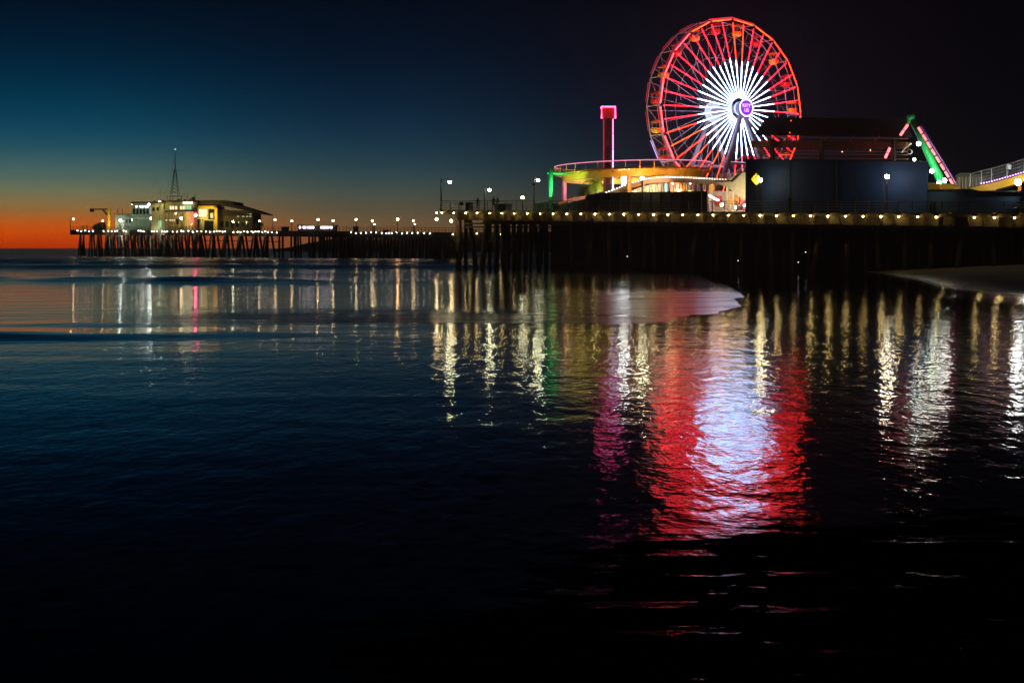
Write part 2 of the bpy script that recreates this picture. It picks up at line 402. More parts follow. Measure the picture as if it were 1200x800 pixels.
# piles: hand-placed front ones on the open left side, then rows
piles = [(537.5, 3, 0, .42), (553, 6, -3.5, .34), (569, 3, 3, .36), (582, 5, 0, .34), (590.5, 3.2, -.5, .42), (602, 9, 0, .3), (609, 4, 1.2, .36), (616, 12, 0, .3),
         (628, 3.5, -3.2, .34), (635, 6, 2.5, .34), (640, 10, 0, .3), (546, 22, 0, .3), (574, 30, 0, .3), (596, 26, 0, .28), (622, 28, 0, .28), (633, 40, 0, .28)]
for (px, bk, lean, r) in piles:
    p = Dg(px, bk); d = lean*p.y/F*1.6
    MB().tube([(p.x-d, p.y, -.8), (p.x+d*.6, p.y, p.z-.38)], r, 9).build('pile', pilewood, np_, smooth=True)
X = 6.0; k = 0
while X < 74:
    bk = 2.4 if k % 2 == 0 else 3.2
    p = edge(X, bk); ln = random.uniform(-.25, .25) + (.8 if k % 5 == 2 else 0)
    MB().tube([(p.x-ln, p.y, -.8), (p.x+ln*.3, p.y, zd(p.x)-.38)], random.uniform(.2, .27), 9).build('pile', pilewood, np_, smooth=True)
    X += random.uniform(.95, 1.5); k += 1
mb = MB()                                        # cap beams / cross braces of the open bents
for (a, b, y) in ((545, 645, 262), (545, 645, 266)):
    pa, pb = DP(a, y, 3.1), DP(b, y, 3.1)
    mb.tube([pa, pb], .14, 4)
mb.tube([DP(553, 268, 5), DP(600, 300, 5)], .09, 5); mb.tube([DP(628, 270, 4), DP(590, 302, 4)], .09, 5)
mb.build('cross_brace', pilewood, np_)
bx = [511.8, 517.8, 531.5, 545.5, 559, 573.7, 588, 602.3, 617.9, 632.9, 648.1, 664.1, 680.6, 697.2, 714, 731, 748.3, 765.7, 782.6, 799.9, 817.7, 835.4, 853.4, 871.4, 890.7,
      910, 929.7, 949.8, 970, 990.5, 1011.3, 1032.3, 1053, 1075.3, 1097, 1141.6, 1165, 1188.8, 1214]
for i, px in enumerate(bx):
    p = D(max(px, 516), -.14); p.x = (px-600)/F*p.y; z = zd(p.x)
    f = MB().box((p.x, p.y+.02, z-.22), (.34, .3, .1), EANG).build('light_fixture', polem, np_)
    MB().ball((p.x, p.y-.04, z-.40), .082*random.uniform(.85, 1.15), 7, 5).build('edge_bulb', bulb_d if i % 7 in (2, 5) else bulb_w, f)

# ------------------------------------------------------------------ street lamps
def street_lamp(base, globe, label, gm=None, r=.2, arm=True, group='street lamps along the piers', name='street_lamp'):
    t = thing(name, base, label, 'street lamp', group)
    b = Vector(base); g = Vector(globe)
    m = MB(); m.tube([b, (b.x, b.y, b.z+.5), (b.x, b.y, g.z + (.45 if arm else -.1))], [.2, .13, .09], 7); m.build('pole', polem, t)
    if arm and abs(g.x-b.x) > .1:
        MB().tube([(b.x, b.y, g.z+.15), ((b.x+g.x)/2, b.y, g.z+.42), (g.x, g.y, g.z+r+.08)], .04, 5).build('arm', polem, t)
    MB().tube([(g.x, g.y, g.z+r*.75), (g.x, g.y, g.z+r+.12)], [r*.7, .04], 8).build('lamp_cap', polem, t)
    MB().ball(g, r, 8, 6).build('lamp_globe', gm or globe_c, t, smooth=True)
    return t
def near_lamp(pxp, pxg, pyg, back, label, **k):
    p = Dg(pxp, back); g = DP(pxg, pyg, back); g.y = p.y; g.x = (pxg-600)/F*p.y
    return street_lamp(p, g, label, **k)
near_lamp(517, 527, 213, .6, 'tall lamp on the left corner of the near pier, globe right of its pole')
near_lamp(568, 573.5, 222.5, 10, 'lamp with a short arm behind the dark kiosk on the near pier', r=.21)
near_lamp(612.5, 612.5, 231.5, 30, 'low post-top lamp standing between the kiosk and the green ride frame', arm=False, r=.22)
near_lamp(626, 630.5, 211, 2.5, 'tall lamp just left of the bright green ride frame', r=.21)
near_lamp(752.5, 752.5, 209, 1.6, 'thin lamp in front of the brown hoarding, under the coaster curve', arm=False, r=.2)
near_lamp(891, 891, 211, 1.2, 'lamp beside the yellow diamond sign in front of the navy wall', arm=False, r=.24, gm=emi('warm_white_globe', (1, .85, .45), 80))
near_lamp(1039.5, 1039.5, 207, 1.2, 'lamp in front of the right half of the navy wall', arm=False, r=.24, gm=emi('white_globe', (1, .9, .62), 90))
# wall-hung lamps low on the corner and under the deck
for (px, py, bk, lb) in ((511.7, 257, .2, 'small round lamp hung below the left corner of the near pier deck'), (528.7, 259, 1.5, 'small round lamp under the deck between corner and first pile')):
    p = DP(px, py, bk); p.x = (px-600)/F*p.y
    t = thing('hanging_lamp', (p.x, p.y, zd(p.x)-.4), lb, 'lamp', 'lamps hung below the near deck')
    MB().tube([(p.x, p.y, zd(-9.7)-.2), (p.x, p.y, p.z+.1)], .03, 5).build('stem', polem, t)
    if px < 516: MB().box((p.x+.35, p.y, zd(-9.7)-.3), (.9, .12, .12)).build('bracket', polem, t)
    MB().ball(p, .19, 8, 6).build('lamp_globe', globe_w, t, smooth=True)

# ------------------------------------------------------------------ far pier
def farY(px): 
    pts = [(80, 524), (330, 445), (530, 365), (720, 300)]
    for (a, ya), (b, yb) in zip(pts, pts[1:]):
        if px <= b or b == 720:
            k0, k1 = (a-600)/F, (b-600)/F; x0, x1 = k0*ya, k1*yb; k = (px-600)/F   # intersect the view ray with the plan segment
            den = (yb-ya)/(x1-x0); return (ya - den*x0)/(1-den*k)
def fz(px):
    for (a, za), (b, zb) in zip([(80, 9.6), (330, 8.3), (530, 6.9)], [(330, 8.3), (530, 6.9), (720, 6.4)]):
        if px <= b or b == 720: return za + (zb-za)*(px-a)/(b-a)
def FP(px, py=None, dy=0):
    Y = farY(px)+dy; return Vector(((px-600)/F*Y, Y, zof(py, Y) if py is not None else fz(px)))
fp = thing('pier', (FP(300).x, FP(300).y, 0), 'long narrow timber pier running far out to sea with buildings at its end', 'pier')
front = [FP(x) for x in range(82, 722, 16)]
def deckz(p, dz): return Vector((p.x, p.y, p.z+dz))
mb = MB()
n = len(front); 
for k in range(n):
    p = front[k]; dpt = 28 if k < 16 else 12
    for q in (Vector((p.x, p.y, p.z)), Vector((p.x, p.y+dpt, p.z)), Vector((p.x, p.y+dpt, p.z-.8)), Vector((p.x, p.y, p.z-.8))): mb.v.append(tuple(q))
for k in range(n-1):
    for q in range(4):
        a = 4*k; mb.f.append((a+q, a+4+q, a+4+(q+1) % 4, a+(q+1) % 4))
mb.f.append((0, 1, 2, 3))
mb.build('deck', timber, fp)
mb = MB()
for k in range(n-1):
    mb.poly([deckz(front[k], -.8), deckz(front[k+1], -.8), deckz(front[k+1], -1.8), deckz(front[k], -1.8)], (0, .5, 0))
mb.build('stringer_beam', pilewood, fp)
mb = MB()
for k in range(n-1):
    for hh in (.55, 1.15): mb.tube([deckz(front[k], hh), deckz(front[k+1], hh)], .06, 4)
    for q in range(4):
        p = front[k].lerp(front[k+1], q/4); mb.box((p.x, p.y, p.z+.6), (.12, .12, 1.2))
mb.build('railing', polem, fp)
# bents: groups of piles with batter, individual for the ones that show, the back rows as one part
cnt = 0; back = MB(); px = 93.0
bents = [94, 97.5, 107, 115.5] + [126 + 8*i for i in range(14)] + [235, 250.5, 266.5, 283.5, 300, 314, 327, 331] + [341, 345, 349, 362, 366, 374, 380] + [386 + 4.2*i for i in range(38)]
for i, bx_ in enumerate(bents):
    b = FP(bx_); lean = 0
    r = .34 if bx_ < 340 else .3; kv = (bx_-600)/F
    if 100 < bx_ < 325:                          # splayed group: wide at the foot, gathered under the deck
        sprd = .8 if bx_ < 120 else (1.0 if bx_ < 232 else 1.75)
        for q, ln in enumerate((-1, 1)):
            MB().tube([(b.x+ln*sprd*1.25, b.y+.5+q, -1), (b.x+ln*sprd*.45, b.y+.5+q, b.z-.8)], r, 6).build('pile', pilewood, fp, smooth=True)
        if bx_ > 232:
            for dy in (3, 6, 9, 12): back.tube([(b.x+kv*dy+random.uniform(-1, 1)*sprd, b.y+dy, -1), (b.x+kv*dy, b.y+dy, b.z-.8)], r*1.15, 5)
    else: MB().tube([(b.x, b.y+.5, -1), (b.x, b.y+.5, b.z-.8)], r, 6).build('pile', pilewood, fp, smooth=True)
    for dy in (4, 8, 13, 20, 26):
        if bx_ > 335 and dy > 10 or bx_ > 232 and bx_ < 335: continue
        ln = random.uniform(-.8, .8) if bx_ < 335 else random.uniform(-.4, .4)
        sx = random.uniform(-.3, .3) + (kv*dy if bx_ < 335 else random.uniform(-.5, .5))
        if bx_ < 124 and dy > 9: continue
        back.tube([(b.x-ln+sx, b.y+dy, -1), (b.x+ln*.3+sx, b.y+dy, b.z-.8)], .3, 5)
tag(back.build('pile', pilewood, fp), 'rear rows of piles in the shade of the far deck', kind='stuff')
mb = MB()
for i in range(14):
    a = FP(126 + i*14.5); b = FP(126 + (i+1)*14.5)
    mb.tube([(a.x, a.y-.1, a.z-3.4), (b.x, b.y-.1, b.z-3.4)], .16, 4)
    if i > 6: continue
    if i % 2: mb.tube([(a.x, a.y-.1, .8), (b.x, b.y-.1, b.z-1.6)], .14, 4)
    else: mb.tube([(a.x, a.y-.1, a.z-1.6), (b.x, b.y-.1, .8)], .14, 4)
mb.build('cross_brace', pilewood, fp)
fx = [91, 95.5, 100, 104.5, 109, 121.5, 127, 131, 135, 137.5, 145, 147.5, 162.5, 165, 168.5, 178, 181, 184, 190, 193, 196, 202.5, 207.5, 212.5, 215, 221, 226, 231, 236.2, 241.4, 246, 251,
      254, 257.5, 261, 263.7, 273.7, 278.7, 282, 286, 290, 295, 297, 299.6, 303, 307.5, 311, 314, 318.6, 324.5, 329,
      411.6, 417, 423, 429, 434.8, 440.8, 447.3, 452.8, 456, 459, 464.7, 471, 477, 483, 489.6, 497, 503.7, 530.6, 544.5, 551, 558.7, 573, 587, 594.6]
for px in fx:
    b = FP(px)
    MB().ball((b.x, b.y-.25, b.z-.35+random.uniform(-.25, .12)), random.uniform(.12, .16) if px < 340 else .11, 6, 4).build('edge_bulb', bulb_f if px < 520 else bulb_w, fp)
# lit boat landing frames below the outer deck
mb = MB()
for (a, b) in ((128, 139), (139, 143), (163, 176), (192, 200)):
    mb.tube([FP(a, 276.5, -1.2), FP(b, 276.5, -1.2)], .16, 4)
    for q in (a, b): mb.tube([FP(q, 276, -1.2), FP(q+.6, 291, -1.2)], .22, 5)
mb.tube([FP(128, 290, -1.2), FP(144, 290, -1.2)], .14, 4); mb.tube([FP(163, 291, -1.2), FP(200, 291, -1.2)], .14, 4)
ld = mb.build('landing_frame', mat('pale_painted_timber', (.45, .45, .36), .7), fp)
lamp('POINT', FP(141, 273, -4), 500, (.95, 1, .75), fp); lamp('POINT', FP(183, 273, -4), 600, (.95, 1, .75), fp)

def far_lamp(px, py, label, gm=None, r=.42, dx=0):
    b = FP(px-dx, None, 1.0); g = FP(px, py, 1.0)
    return street_lamp(b, g, label, gm=gm, r=r*.75, arm=bool(dx))
far_lamp(86, 256.7, 'outermost lamp at the seaward tip of the far pier', dx=3.5, gm=globe_w)
far_lamp(120.5, 258.7, 'lamp just left of the yellow davit crane on the far pier', r=.3, gm=globe_w)
far_lamp(141, 258, 'bright cool lamp right of the yellow davit crane', gm=globe_b, r=.5)
far_lamp(251, 258, 'lamp in front of the cream wing of the restaurant', r=.3, gm=globe_w)
far_lamp(273, 259.7, 'lamp in front of the shaded right wing of the restaurant', r=.36)
far_lamp(304, 259, 'lamp just right of the restaurant eave over the small trees', r=.34, gm=globe_w)
far_lamp(322.3, 257.6, 'second lamp right of the restaurant on the far pier', dx=2.5, gm=globe_w, r=.38)
far_lamp(342, 259, 'lamp just left of the brightly lit snack stand', gm=globe_w, r=.36)
far_lamp(372.7, 257.4, 'lamp over the middle of the brightly lit snack stand', gm=globe_w, r=.38)
far_lamp(390.4, 258.6, 'lamp at the right end of the brightly lit snack stand', gm=globe_w, r=.38)
far_lamp(417.4, 257.2, 'tall lamp above the dark box on the middle of the far pier', gm=globe_w, r=.36)
far_lamp(436.3, 258.8, 'upper lamp of the left close pair on the far pier', gm=globe_w, r=.32)
far_lamp(438.8, 262.7, 'lower lamp of the left close pair on the far pier', gm=globe_w, r=.24)
far_lamp(466, 257, 'largest orange lamp between the two close pairs on the far pier', gm=emi('orange_lamp_globe', (1, .55, .2), 70), r=.42)
far_lamp(484.3, 258.6, 'upper lamp of the right close pair on the far pier', gm=globe_w, r=.32)
far_lamp(486, 262.7, 'lower lamp of the right close pair on the far pier', gm=globe_w, r=.22)

# ---- buildings at the end of the far pier
FB = [450]
def fbox(mb, x0, x1, y0, y1, dy, dep):
    Y = FB[0]+dy
    xa, xb = (x0-600)/F*Y, (x1-600)/F*Y; zt = zof(y0, Y); zb = fz((x0+x1)/2) if y1 is None else zof(y1, Y)
    return mb.box(((xa+xb)/2, Y+dep/2, (zt+zb)/2), (xb-xa, dep, zt-zb))
def bld(px, label, cat='building', name='building', group=None):
    b = FP(px, None, 4); FB[0] = b.y-4; return thing(name, b, label, cat, group)
wallG = mat('green_grey_clapboard', (.20, .24, .19), .85, noise=.3, nscale=.4)
roofm = mat('brown_shingle_roof', (.05, .035, .025), .9, noise=.3)
whitew = mat('white_trim', (.6, .6, .5), .7)

t = bld(145, 'low dark green shed with rooftop aerials beside the yellow davit crane', 'shed', 'shed')
fbox(MB(), 135, 155.5, 251.5, None, 5, 8).build('wall', wallG, t)
fbox(MB(), 134, 156.5, 250.6, 251.5, 4.6, 9).build('roof', roofm, t)
for x in (138, 143.5): MB().tube([FP(x, 251, 8), FP(x, 244, 8)], .12, 4).build('aerial', polem, t)
fbox(MB(), 141, 146, 258, None, 4.9, .1).build('door', whitew, t)
for x in (148.5, 152): fbox(MB(), x-1, x+1, 257, 261, 4.9, .1).build('window', glassd, t)

t = bld(165, 'tall narrow two storey tower house with a row of small lights under its flat roof', 'building')
fbox(MB(), 154.5, 176.5, 238.5, None, 6, 9).build('wall', wallG, t)
fbox(MB(), 153.5, 177.3, 236.4, 238.5, 5.5, 10).build('roof', roofm, t)
for x in (160, 164.5, 166.5, 168, 171, 173): fbox(MB(), x-.7, x+.7, 241.6, 242.7, 5.9, .12).build('soffit_light', bulb_f, t)
for x in (157, 161, 165, 169, 173): fbox(MB(), x-1.2, x+1.2, 245, 251, 5.9, .1).build('window', glassd, t)
fbox(MB(), 175.5, 178.5, 241, 251, 5.8, .6).build('corner_panel', whitew, t)
fbox(MB(), 158, 174, 255.4, 256.2, 5.0, 1).build('canopy', whitew, t)
for x in (155.4, 174.3):
    g = FP(x, 239.6, 4.8); MB().ball(g, .34, 8, 6).build('roof_lamp', globe_b if x > 160 else globe_w, t, smooth=True)
g = FP(155.5, 257.6, 3.5); MB().ball(g, .42, 8, 6).build('flood_lamp', globe_b, t, smooth=True)

t = bld(203, 'long two storey harbour office with rounded corner and lit upper windows under the mast', 'building', 'harbour_office')
mb = MB(); fbox(mb, 177, 192, 238.5, None, 5, 14); fbox(mb, 192, 226, 246.5, None, 3.5, 18); mb.build('wall', cream, t)
mb = MB(); 
c = FP(227, None, 5); zt = zof(248, c.y)
mb.tube([(c.x-1.5, c.y+1.6, c.z), (c.x-1.5, c.y+1.6, zt)], 2.6, 20); mb.build('round_corner', cream, t)
mb = MB(); fbox(mb, 193.5, 231, 236.8, 248, 5.5, 12); mb.build('upper_storey', mat('olive_clapboard', (.26, .24, .12), .85, noise=.3, nscale=.5), t)
mb = MB(); fbox(mb, 192, 232, 234.8, 236.8, 4.8, 13); fbox(mb, 176.5, 193.2, 236.4, 238.5, 4.6, 14); fbox(mb, 191.5, 230.5, 246.6, 247.8, 2.9, 3); mb.build('roof', roofm, t)
for x in (200, 203, 206.5, 212, 215): fbox(MB(), x-1.1, x+1.1, 241.5, 245.5, 5.4, .12).build('window', win_w, t)
for x in (217, 220, 223): fbox(MB(), x-1.2, x+1.2, 241, 245.5, 5.4, .12).build('window', win_g, t)
for x in (180, 185): fbox(MB(), x-1.2, x+1.2, 243, 247, 4.9, .12).build('window', glassd, t)
fbox(MB(), 214.5, 225, 236.6, 238.6, 4.5, .3).build('strip_lamp', emi('strip_lamp_glass', (1, .95, .6), 9), t)
for x in (195, 199.5, 202, 204): fbox(MB(), x-.8, x+.8, 257.6, 258.7, 3.4, .12).build('small_sign_light', win_w, t)
fbox(MB(), 185.8, 189, 258.6, 267, 4.9, .12).build('door', win_g, t)
for x in (208, 216, 222): fbox(MB(), x-1.4, x+1.4, 257, 263, 3.4, .1).build('window', glassd, t)
for (x, y, r, m_) in ((187, 237.4, .5, globe_b), (177, 256, .4, globe_b), (182, 255.7, .42, globe_w), (212.4, 255.7, .42, globe_w)):
    g = FP(x, y, 2.6); MB().ball(g, r, 8, 6).build('wall_lamp', m_, t, smooth=True)
g = FP(229.3, 252.2, 2.4); MB().ball(g, .5, 8, 6).build('red_beacon', emi('red_beacon_glass', (1, .12, .25), 75), t, smooth=True)
mb = MB(); 
for x in (196, 228.5): mb.tube([FP(x, 235, 9), FP(x, 229 if x < 200 else 226, 9)], .1, 4)
mb.tube([FP(219.5, 236, 9), FP(219.5, 226, 9)], .07, 4); mb.tube([FP(188.3, 236, 9), FP(188.3, 222, 9)], .06, 4); mb.ball(FP(226.5, 233, 9), .7, 6, 4)
mb.build('aerial', polem, t)
for (x, y0, w_) in ((181, 235.2, 2.2), (190, 234.6, 1.6), (209, 233.4, 2.4), (216, 233.6, 1.4), (223, 233, 2.0)): fbox(MB(), x-w_/2, x+w_/2, y0, 236.6 if x < 192 else 234.9, 7, 2).build('roof_vent', greyw, t)
for (x, y) in ((197, 250.5), (206, 250.2), (218, 251), (224.5, 262.5), (193.5, 264)): MB().ball(FP(x, y, 2.4), .17, 6, 4).build('small_wall_lamp', globe_w, t)
for x in (196, 203, 210, 217, 224): fbox(MB(), x-.25, x+.25, 248, None, 3.3, .2).build('porch_post', whitew, t)
mb = MB()                                        # outside stair and rail
mb.tube([FP(189, 250, 3), FP(193, 247, 3)], .12, 4); mb.tube([FP(187, 239, 3), FP(188, 246, 3)], .12, 4); mb.build('stair_rail', whitew, t)

b = FP(205, 235, 9); t = thing('radio_mast', b, 'tall lattice radio mast with crossbar rising from the harbour office roof', 'mast')
mb = MB(); top = FP(205.3, 198, 9)
for s in (-1, 1):
    for q in (-1, 1): mb.tube([(b.x+s*1.3, b.y+q*1.2, b.z+2.2), (top.x+s*.2, top.y+q*.2, top.z)], .1, 4)
for k in range(7):
    f0 = k/7; w0 = 1.3*(1-f0)+.25*f0; f1_ = (k+1)/7; w1 = 1.3*(1-f1_)+.25*f1_; za = b.z+2.2+(top.z-b.z-2.2)*f0; zb = b.z+2.2+(top.z-b.z-2.2)*f1_
    mb.tube([(b.x-w0, b.y-1.2, za), (b.x+w1, b.y-1.2*(1-f1_), zb)], .07, 4); mb.tube([(b.x+w0, b.y-1.2, za), (b.x-w1, b.y-1.2*(1-f1_), zb)], .07, 4)
mb.build('lattice_tower', polem, t)
mb = MB(); mb.tube([top, FP(205.3, 176, 9)], [.16, .06], 5); mb.tube([FP(196, 199.5, 9), FP(215, 199.5, 9)], .045, 4); mb.build('topmast', polem, t)
mb = MB(); 
for x in (199.3, 212.5): mb.tube([FP(x, 235, 9), FP(x, 228.5, 9)], .13, 4)
mb.tube([FP(199.3, 230, 9), FP(212.5, 230, 9)], .16, 4); mb.tube([FP(202, 235, 9), FP(203, 228.5, 9)], .1, 4); mb.tube([FP(209, 235, 9), FP(208, 228.5, 9)], .1, 4); mb.build('platform_frame', polem, t)
MB().ball(FP(205.3, 175, 9), .3, 6, 5).build('mast_light', emi('mast_light_glass', (.8, .9, 1), .8), t)
mb = MB()
for x in (192.5, 218.5): mb.tube([FP(x, 236, 9), FP(205.3, 183, 9)], .025, 3)
mb.build('guy_wire', polem, t)

t = bld(262, 'two storey restaurant with long sloping roof and wide eave on the far pier', 'restaurant', 'restaurant')
mb = MB(); fbox(mb, 231.5, 253, 241, None, 2, 14); mb.build('lit_wing', cream, t)
mb = MB(); fbox(mb, 253, 296, 246.5, None, 3.2, 16); mb.build('wall', mat('brown_board_wall', (.12, .09, .045), .85, noise=.3, nscale=.5), t)
mb = MB()
def fpoly(mb, pts, dy, dep):
    Y = FB[0]+dy
    return mb.poly([Vector(((x-600)/F*Y, Y, zof(y, Y))) for x, y in pts], (0, dep, 0))
fpoly(mb, [(232, 239.8), (256, 239.8), (296, 248.6), (309, 251.5), (309, 250.2), (297, 246), (273, 239), (273, 236), (262, 234.6), (238, 234.6), (234, 237)], 1.2, 18); mb.build('roof', roofm, t)
mb = MB(); fpoly(mb, [(232, 241.2), (251, 241.2), (251, 243.6), (232, 243.6)], 1.6, .5); fbox(mb, 251.5, 254.6, 243.5, None, 1.5, .6); mb.build('yellow_trim', yellow, t)
mb = MB(); fpoly(mb, [(258, 244), (296, 252), (296, 253), (258, 253)], 3.0, .2); mb.build('gable_panel', roofm, t)
fbox(MB(), 233, 242, 245, 254, 1.9, .12).build('upper_window', win_w, t)
fbox(MB(), 244, 251, 245.5, 257, 1.8, .14).build('upper_window', glassd, t)
fbox(MB(), 246.5, 250, 249.5, 256, 1.7, .1).build('upper_window', emi('dim_lit_glass', (1, .8, .5), .5), t)
for x in (279, 285, 289.5, 293.3): fbox(MB(), x-1.3, x+1.3, 250.5, 254.3, 3.1, .12).build('window', emi('dim_lit_glass', (1, .8, .5), .5), t)
for x in (260, 266, 272, 278, 284, 290): fbox(MB(), x-1.8, x+1.8, 259.5, 266, 3.1, .12).build('window', glassd, t)
fbox(MB(), 229, 238.5, 255.8, 257, 1, 1.2).build('porch_roof', whitew, t)
fbox(MB(), 235, 236.2, 257, None, .9, .3).build('porch_post', whitew, t)
fbox(MB(), 239.5, 250, 258.5, None, 1.85, .12).build('door', glassd, t)

# added floodlights and brackets that wash these walls, besides the lamps on them
for (x, y, dy, pw, c) in ((187, 240, -2, 700, (1, .92, .4)), (145, 257, -3, 450, (.75, 1, .6)), (160, 256, -2, 500, (.75, 1, .6)), (212, 254, -3, 1100, (1, .82, .28)), (243, 252, -5, 1500, (1, .78, .2)), (225, 262, -3, 400, (1, .9, .5)),
                      (272, 259, -4, 700, (1, .82, .3)), (170, 248, -3, 350, (.8, 1, .8))):
    g = FP(x, y, dy-2)
    tt = thing('flood_lamp', (g.x, g.y, FP(x).z), 'added bracket floodlight lighting the %s' % {187: 'left end of the harbour office', 145: 'green shed', 160: 'foot of the tower house', 212: 'middle of the harbour office', 243: 'cream wing of the restaurant', 225: 'porch between office and restaurant', 272: 'brown wall of the restaurant', 170: 'upper storey of the tower house'}[x], 'floodlight', 'added floodlights on the far pier')
    MB().tube([(g.x, g.y+1.8, fz(x)-.3), (g.x, g.y+.2, fz(x)+.6), (g.x, g.y, g.z-.25)], .05, 4).build('stem', polem, tt)
    MB().box((g.x, g.y, g.z-.12), (.5, .3, .2)).build('added_housing', polem, tt)
    lamp('POINT', (g.x, g.y+.3, g.z+.1), pw, c, tt, rad=.2)

cr = FP(127, None, 0); t = thing('davit_crane', cr, 'yellow davit crane with horizontal arm and hanging hoist at the far pier tip', 'crane')
MB().box((cr.x, cr.y+1, (cr.z+zof(243.5, cr.y))/2), (.95, .8, zof(243.5, cr.y)-cr.z)).build('post', yellow, t)
mb = MB(); mb.tube([FP(127, 245.2, 1), FP(105.5, 245.2, 1)], .3, 4); mb.tube([FP(126, 252, 1), FP(120.5, 245.8, 1)], .3, 4); mb.build('arm', mat('dull_olive_steel', (.2, .16, .04), .6), t)
MB().box(FP(107.8, 247, 1), (1.3, .8, .9)).build('hoist', polem, t)
lamp('POINT', FP(127, 262, -3), 900, (1, .9, .4), t)
b = FP(115.5, None, 2); t = thing('covered_boat', b, 'small boat under a dark tarpaulin left of the yellow crane', 'boat')
mb = MB(); Yb = b.y
mb.poly([Vector(((x-600)/F*Yb, Yb, zof(y, Yb))) for x, y in ((107, 267.5), (110, 263.5), (116, 261), (120, 260.5), (121.5, 267.5))], (0, 3.5, 0)); mb.build('tarpaulin', mat('dark_tarpaulin', (.05, .045, .04), .8), t)
MB().box((b.x, b.y+1.7, b.z+.4), (3.6, 3.0, .8)).build('cradle', polem, t)
b = FP(99, None, 1); t = thing('fish_cleaning_table', b, 'small white table and sink between the tip lamp and the covered boat', 'table')
MB().box((b.x, b.y+.5, b.z+1.5), (2.2, 1, .25)).build('table_top', whitew, t)
for s in (-.8, .8): MB().box((b.x+s, b.y+.5, b.z+.7), (.2, .6, 1.4)).build('leg', whitew, t)

# snack stand in the middle of the far pier
b = FP(371, None, 4); FB[0] = b.y-4; t = thing('snack_stand', b, 'long snack stand with bright white lit windows on the middle of the far pier', 'kiosk')
fbox(MB(), 349, 393, 265, None, 4, 5).build('wall', greyw, t)
fbox(MB(), 348, 394, 263.6, 265, 3.4, 6).build('roof', whitew, t)
for (x0, x1) in ((350.5, 352.5), (355, 358.5), (360, 368), (375.5, 386), (387, 389.5)): fbox(MB(), x0, x1, 265.3, 267.7, 3.9, .12).build('window', win_b, t)
for (x0, x1, y0, nm, lb) in ((330, 338, 265.5, 'planter_box', 'dark planter box between the restaurant trees and the snack stand'), (414, 419.5, 265, 'utility_box', 'dark utility box under the tall lamp in the middle of the far pier'), (449, 456, 269.5, 'bench', 'low dark bench left of the orange lamp on the far pier')):
    bb = FP((x0+x1)/2, None, 2); FB[0] = bb.y-2; tt = thing(nm, bb, lb, nm.replace('_', ' '))
    fbox(MB(), x0, x1, y0+.8, None, 2, 1.2).build('body', polem, tt)
    fbox(MB(), x0-.4, x1+.4, y0, y0+.8, 1.9, 1.5).build('top', timber, tt)
# small trees right of the restaurant
for (px, h, lb) in ((299.5, 3.2, 'small leafy tree nearest the restaurant eave'), (304.5, 2.4, 'smaller leafy tree right of the restaurant')):
    b = FP(px, None, 5); t = thing('tree', b, lb, 'tree', 'small trees on the far pier')
    MB().tube([b, (b.x+.1, b.y, b.z+h*.6)], [.16, .08], 6).build('trunk', timber, t)
    mb = MB()
    for _ in range(260):
        d = Vector((random.gauss(0, 1), random.gauss(0, 1), random.gauss(0, .7))); d = d.normalized()*random.random()**.4*1.3
        c = Vector((b.x, b.y, b.z+h*.75)) + d; u = Vector((random.uniform(-1, 1), random.uniform(-1, 1), random.uniform(-1, 1))).normalized()*.17; v = u.orthogonal().normalized()*.13
        mb.quad(c-u, c-v, c+u, c+v)
    mb.build('crown', mat('tree_leaves', (.06, .08, .03), .7), t)

# ------------------------------------------------------------------ Ferris wheel
TH = R(31); nrm = Vector((math.sin(TH), -math.cos(TH), 0)); uu = Vector((math.cos(TH), math.sin(TH), 0)); ZZ = Vector((0, 0, 1))
WC = P(851, 129.5, 200); RW = 12.75; HW = 1.45
fw = thing('ferris_wheel', (WC.x, WC.y, zd(WC.x)), 'giant Ferris wheel with red outer and white inner neon spokes on the near pier', 'ferris wheel')
def wp(ang, r, off): return WC + uu*(r*math.cos(ang)) + ZZ*(r*math.sin(ang)) + nrm*off
c_red = emi('neon_red', (1, .006, .016), 24); c_pink = emi('neon_pink', (1, .03, .05), 20); c_or = emi('neon_orange', (1, .018, .004), 20)
c_amber = emi('neon_amber', (1, .055, .005), 11); c_white = emi('neon_white', (.44, .60, 1.0), 22); c_dred = emi('neon_deep_red', (1, .01, .04), 3.5)
c_pur = emi('neon_violet', (.45, .28, 1.0), 3.5)
steelw = mat('white_truss_steel', (.42, .42, .45), .4)
NS = 20
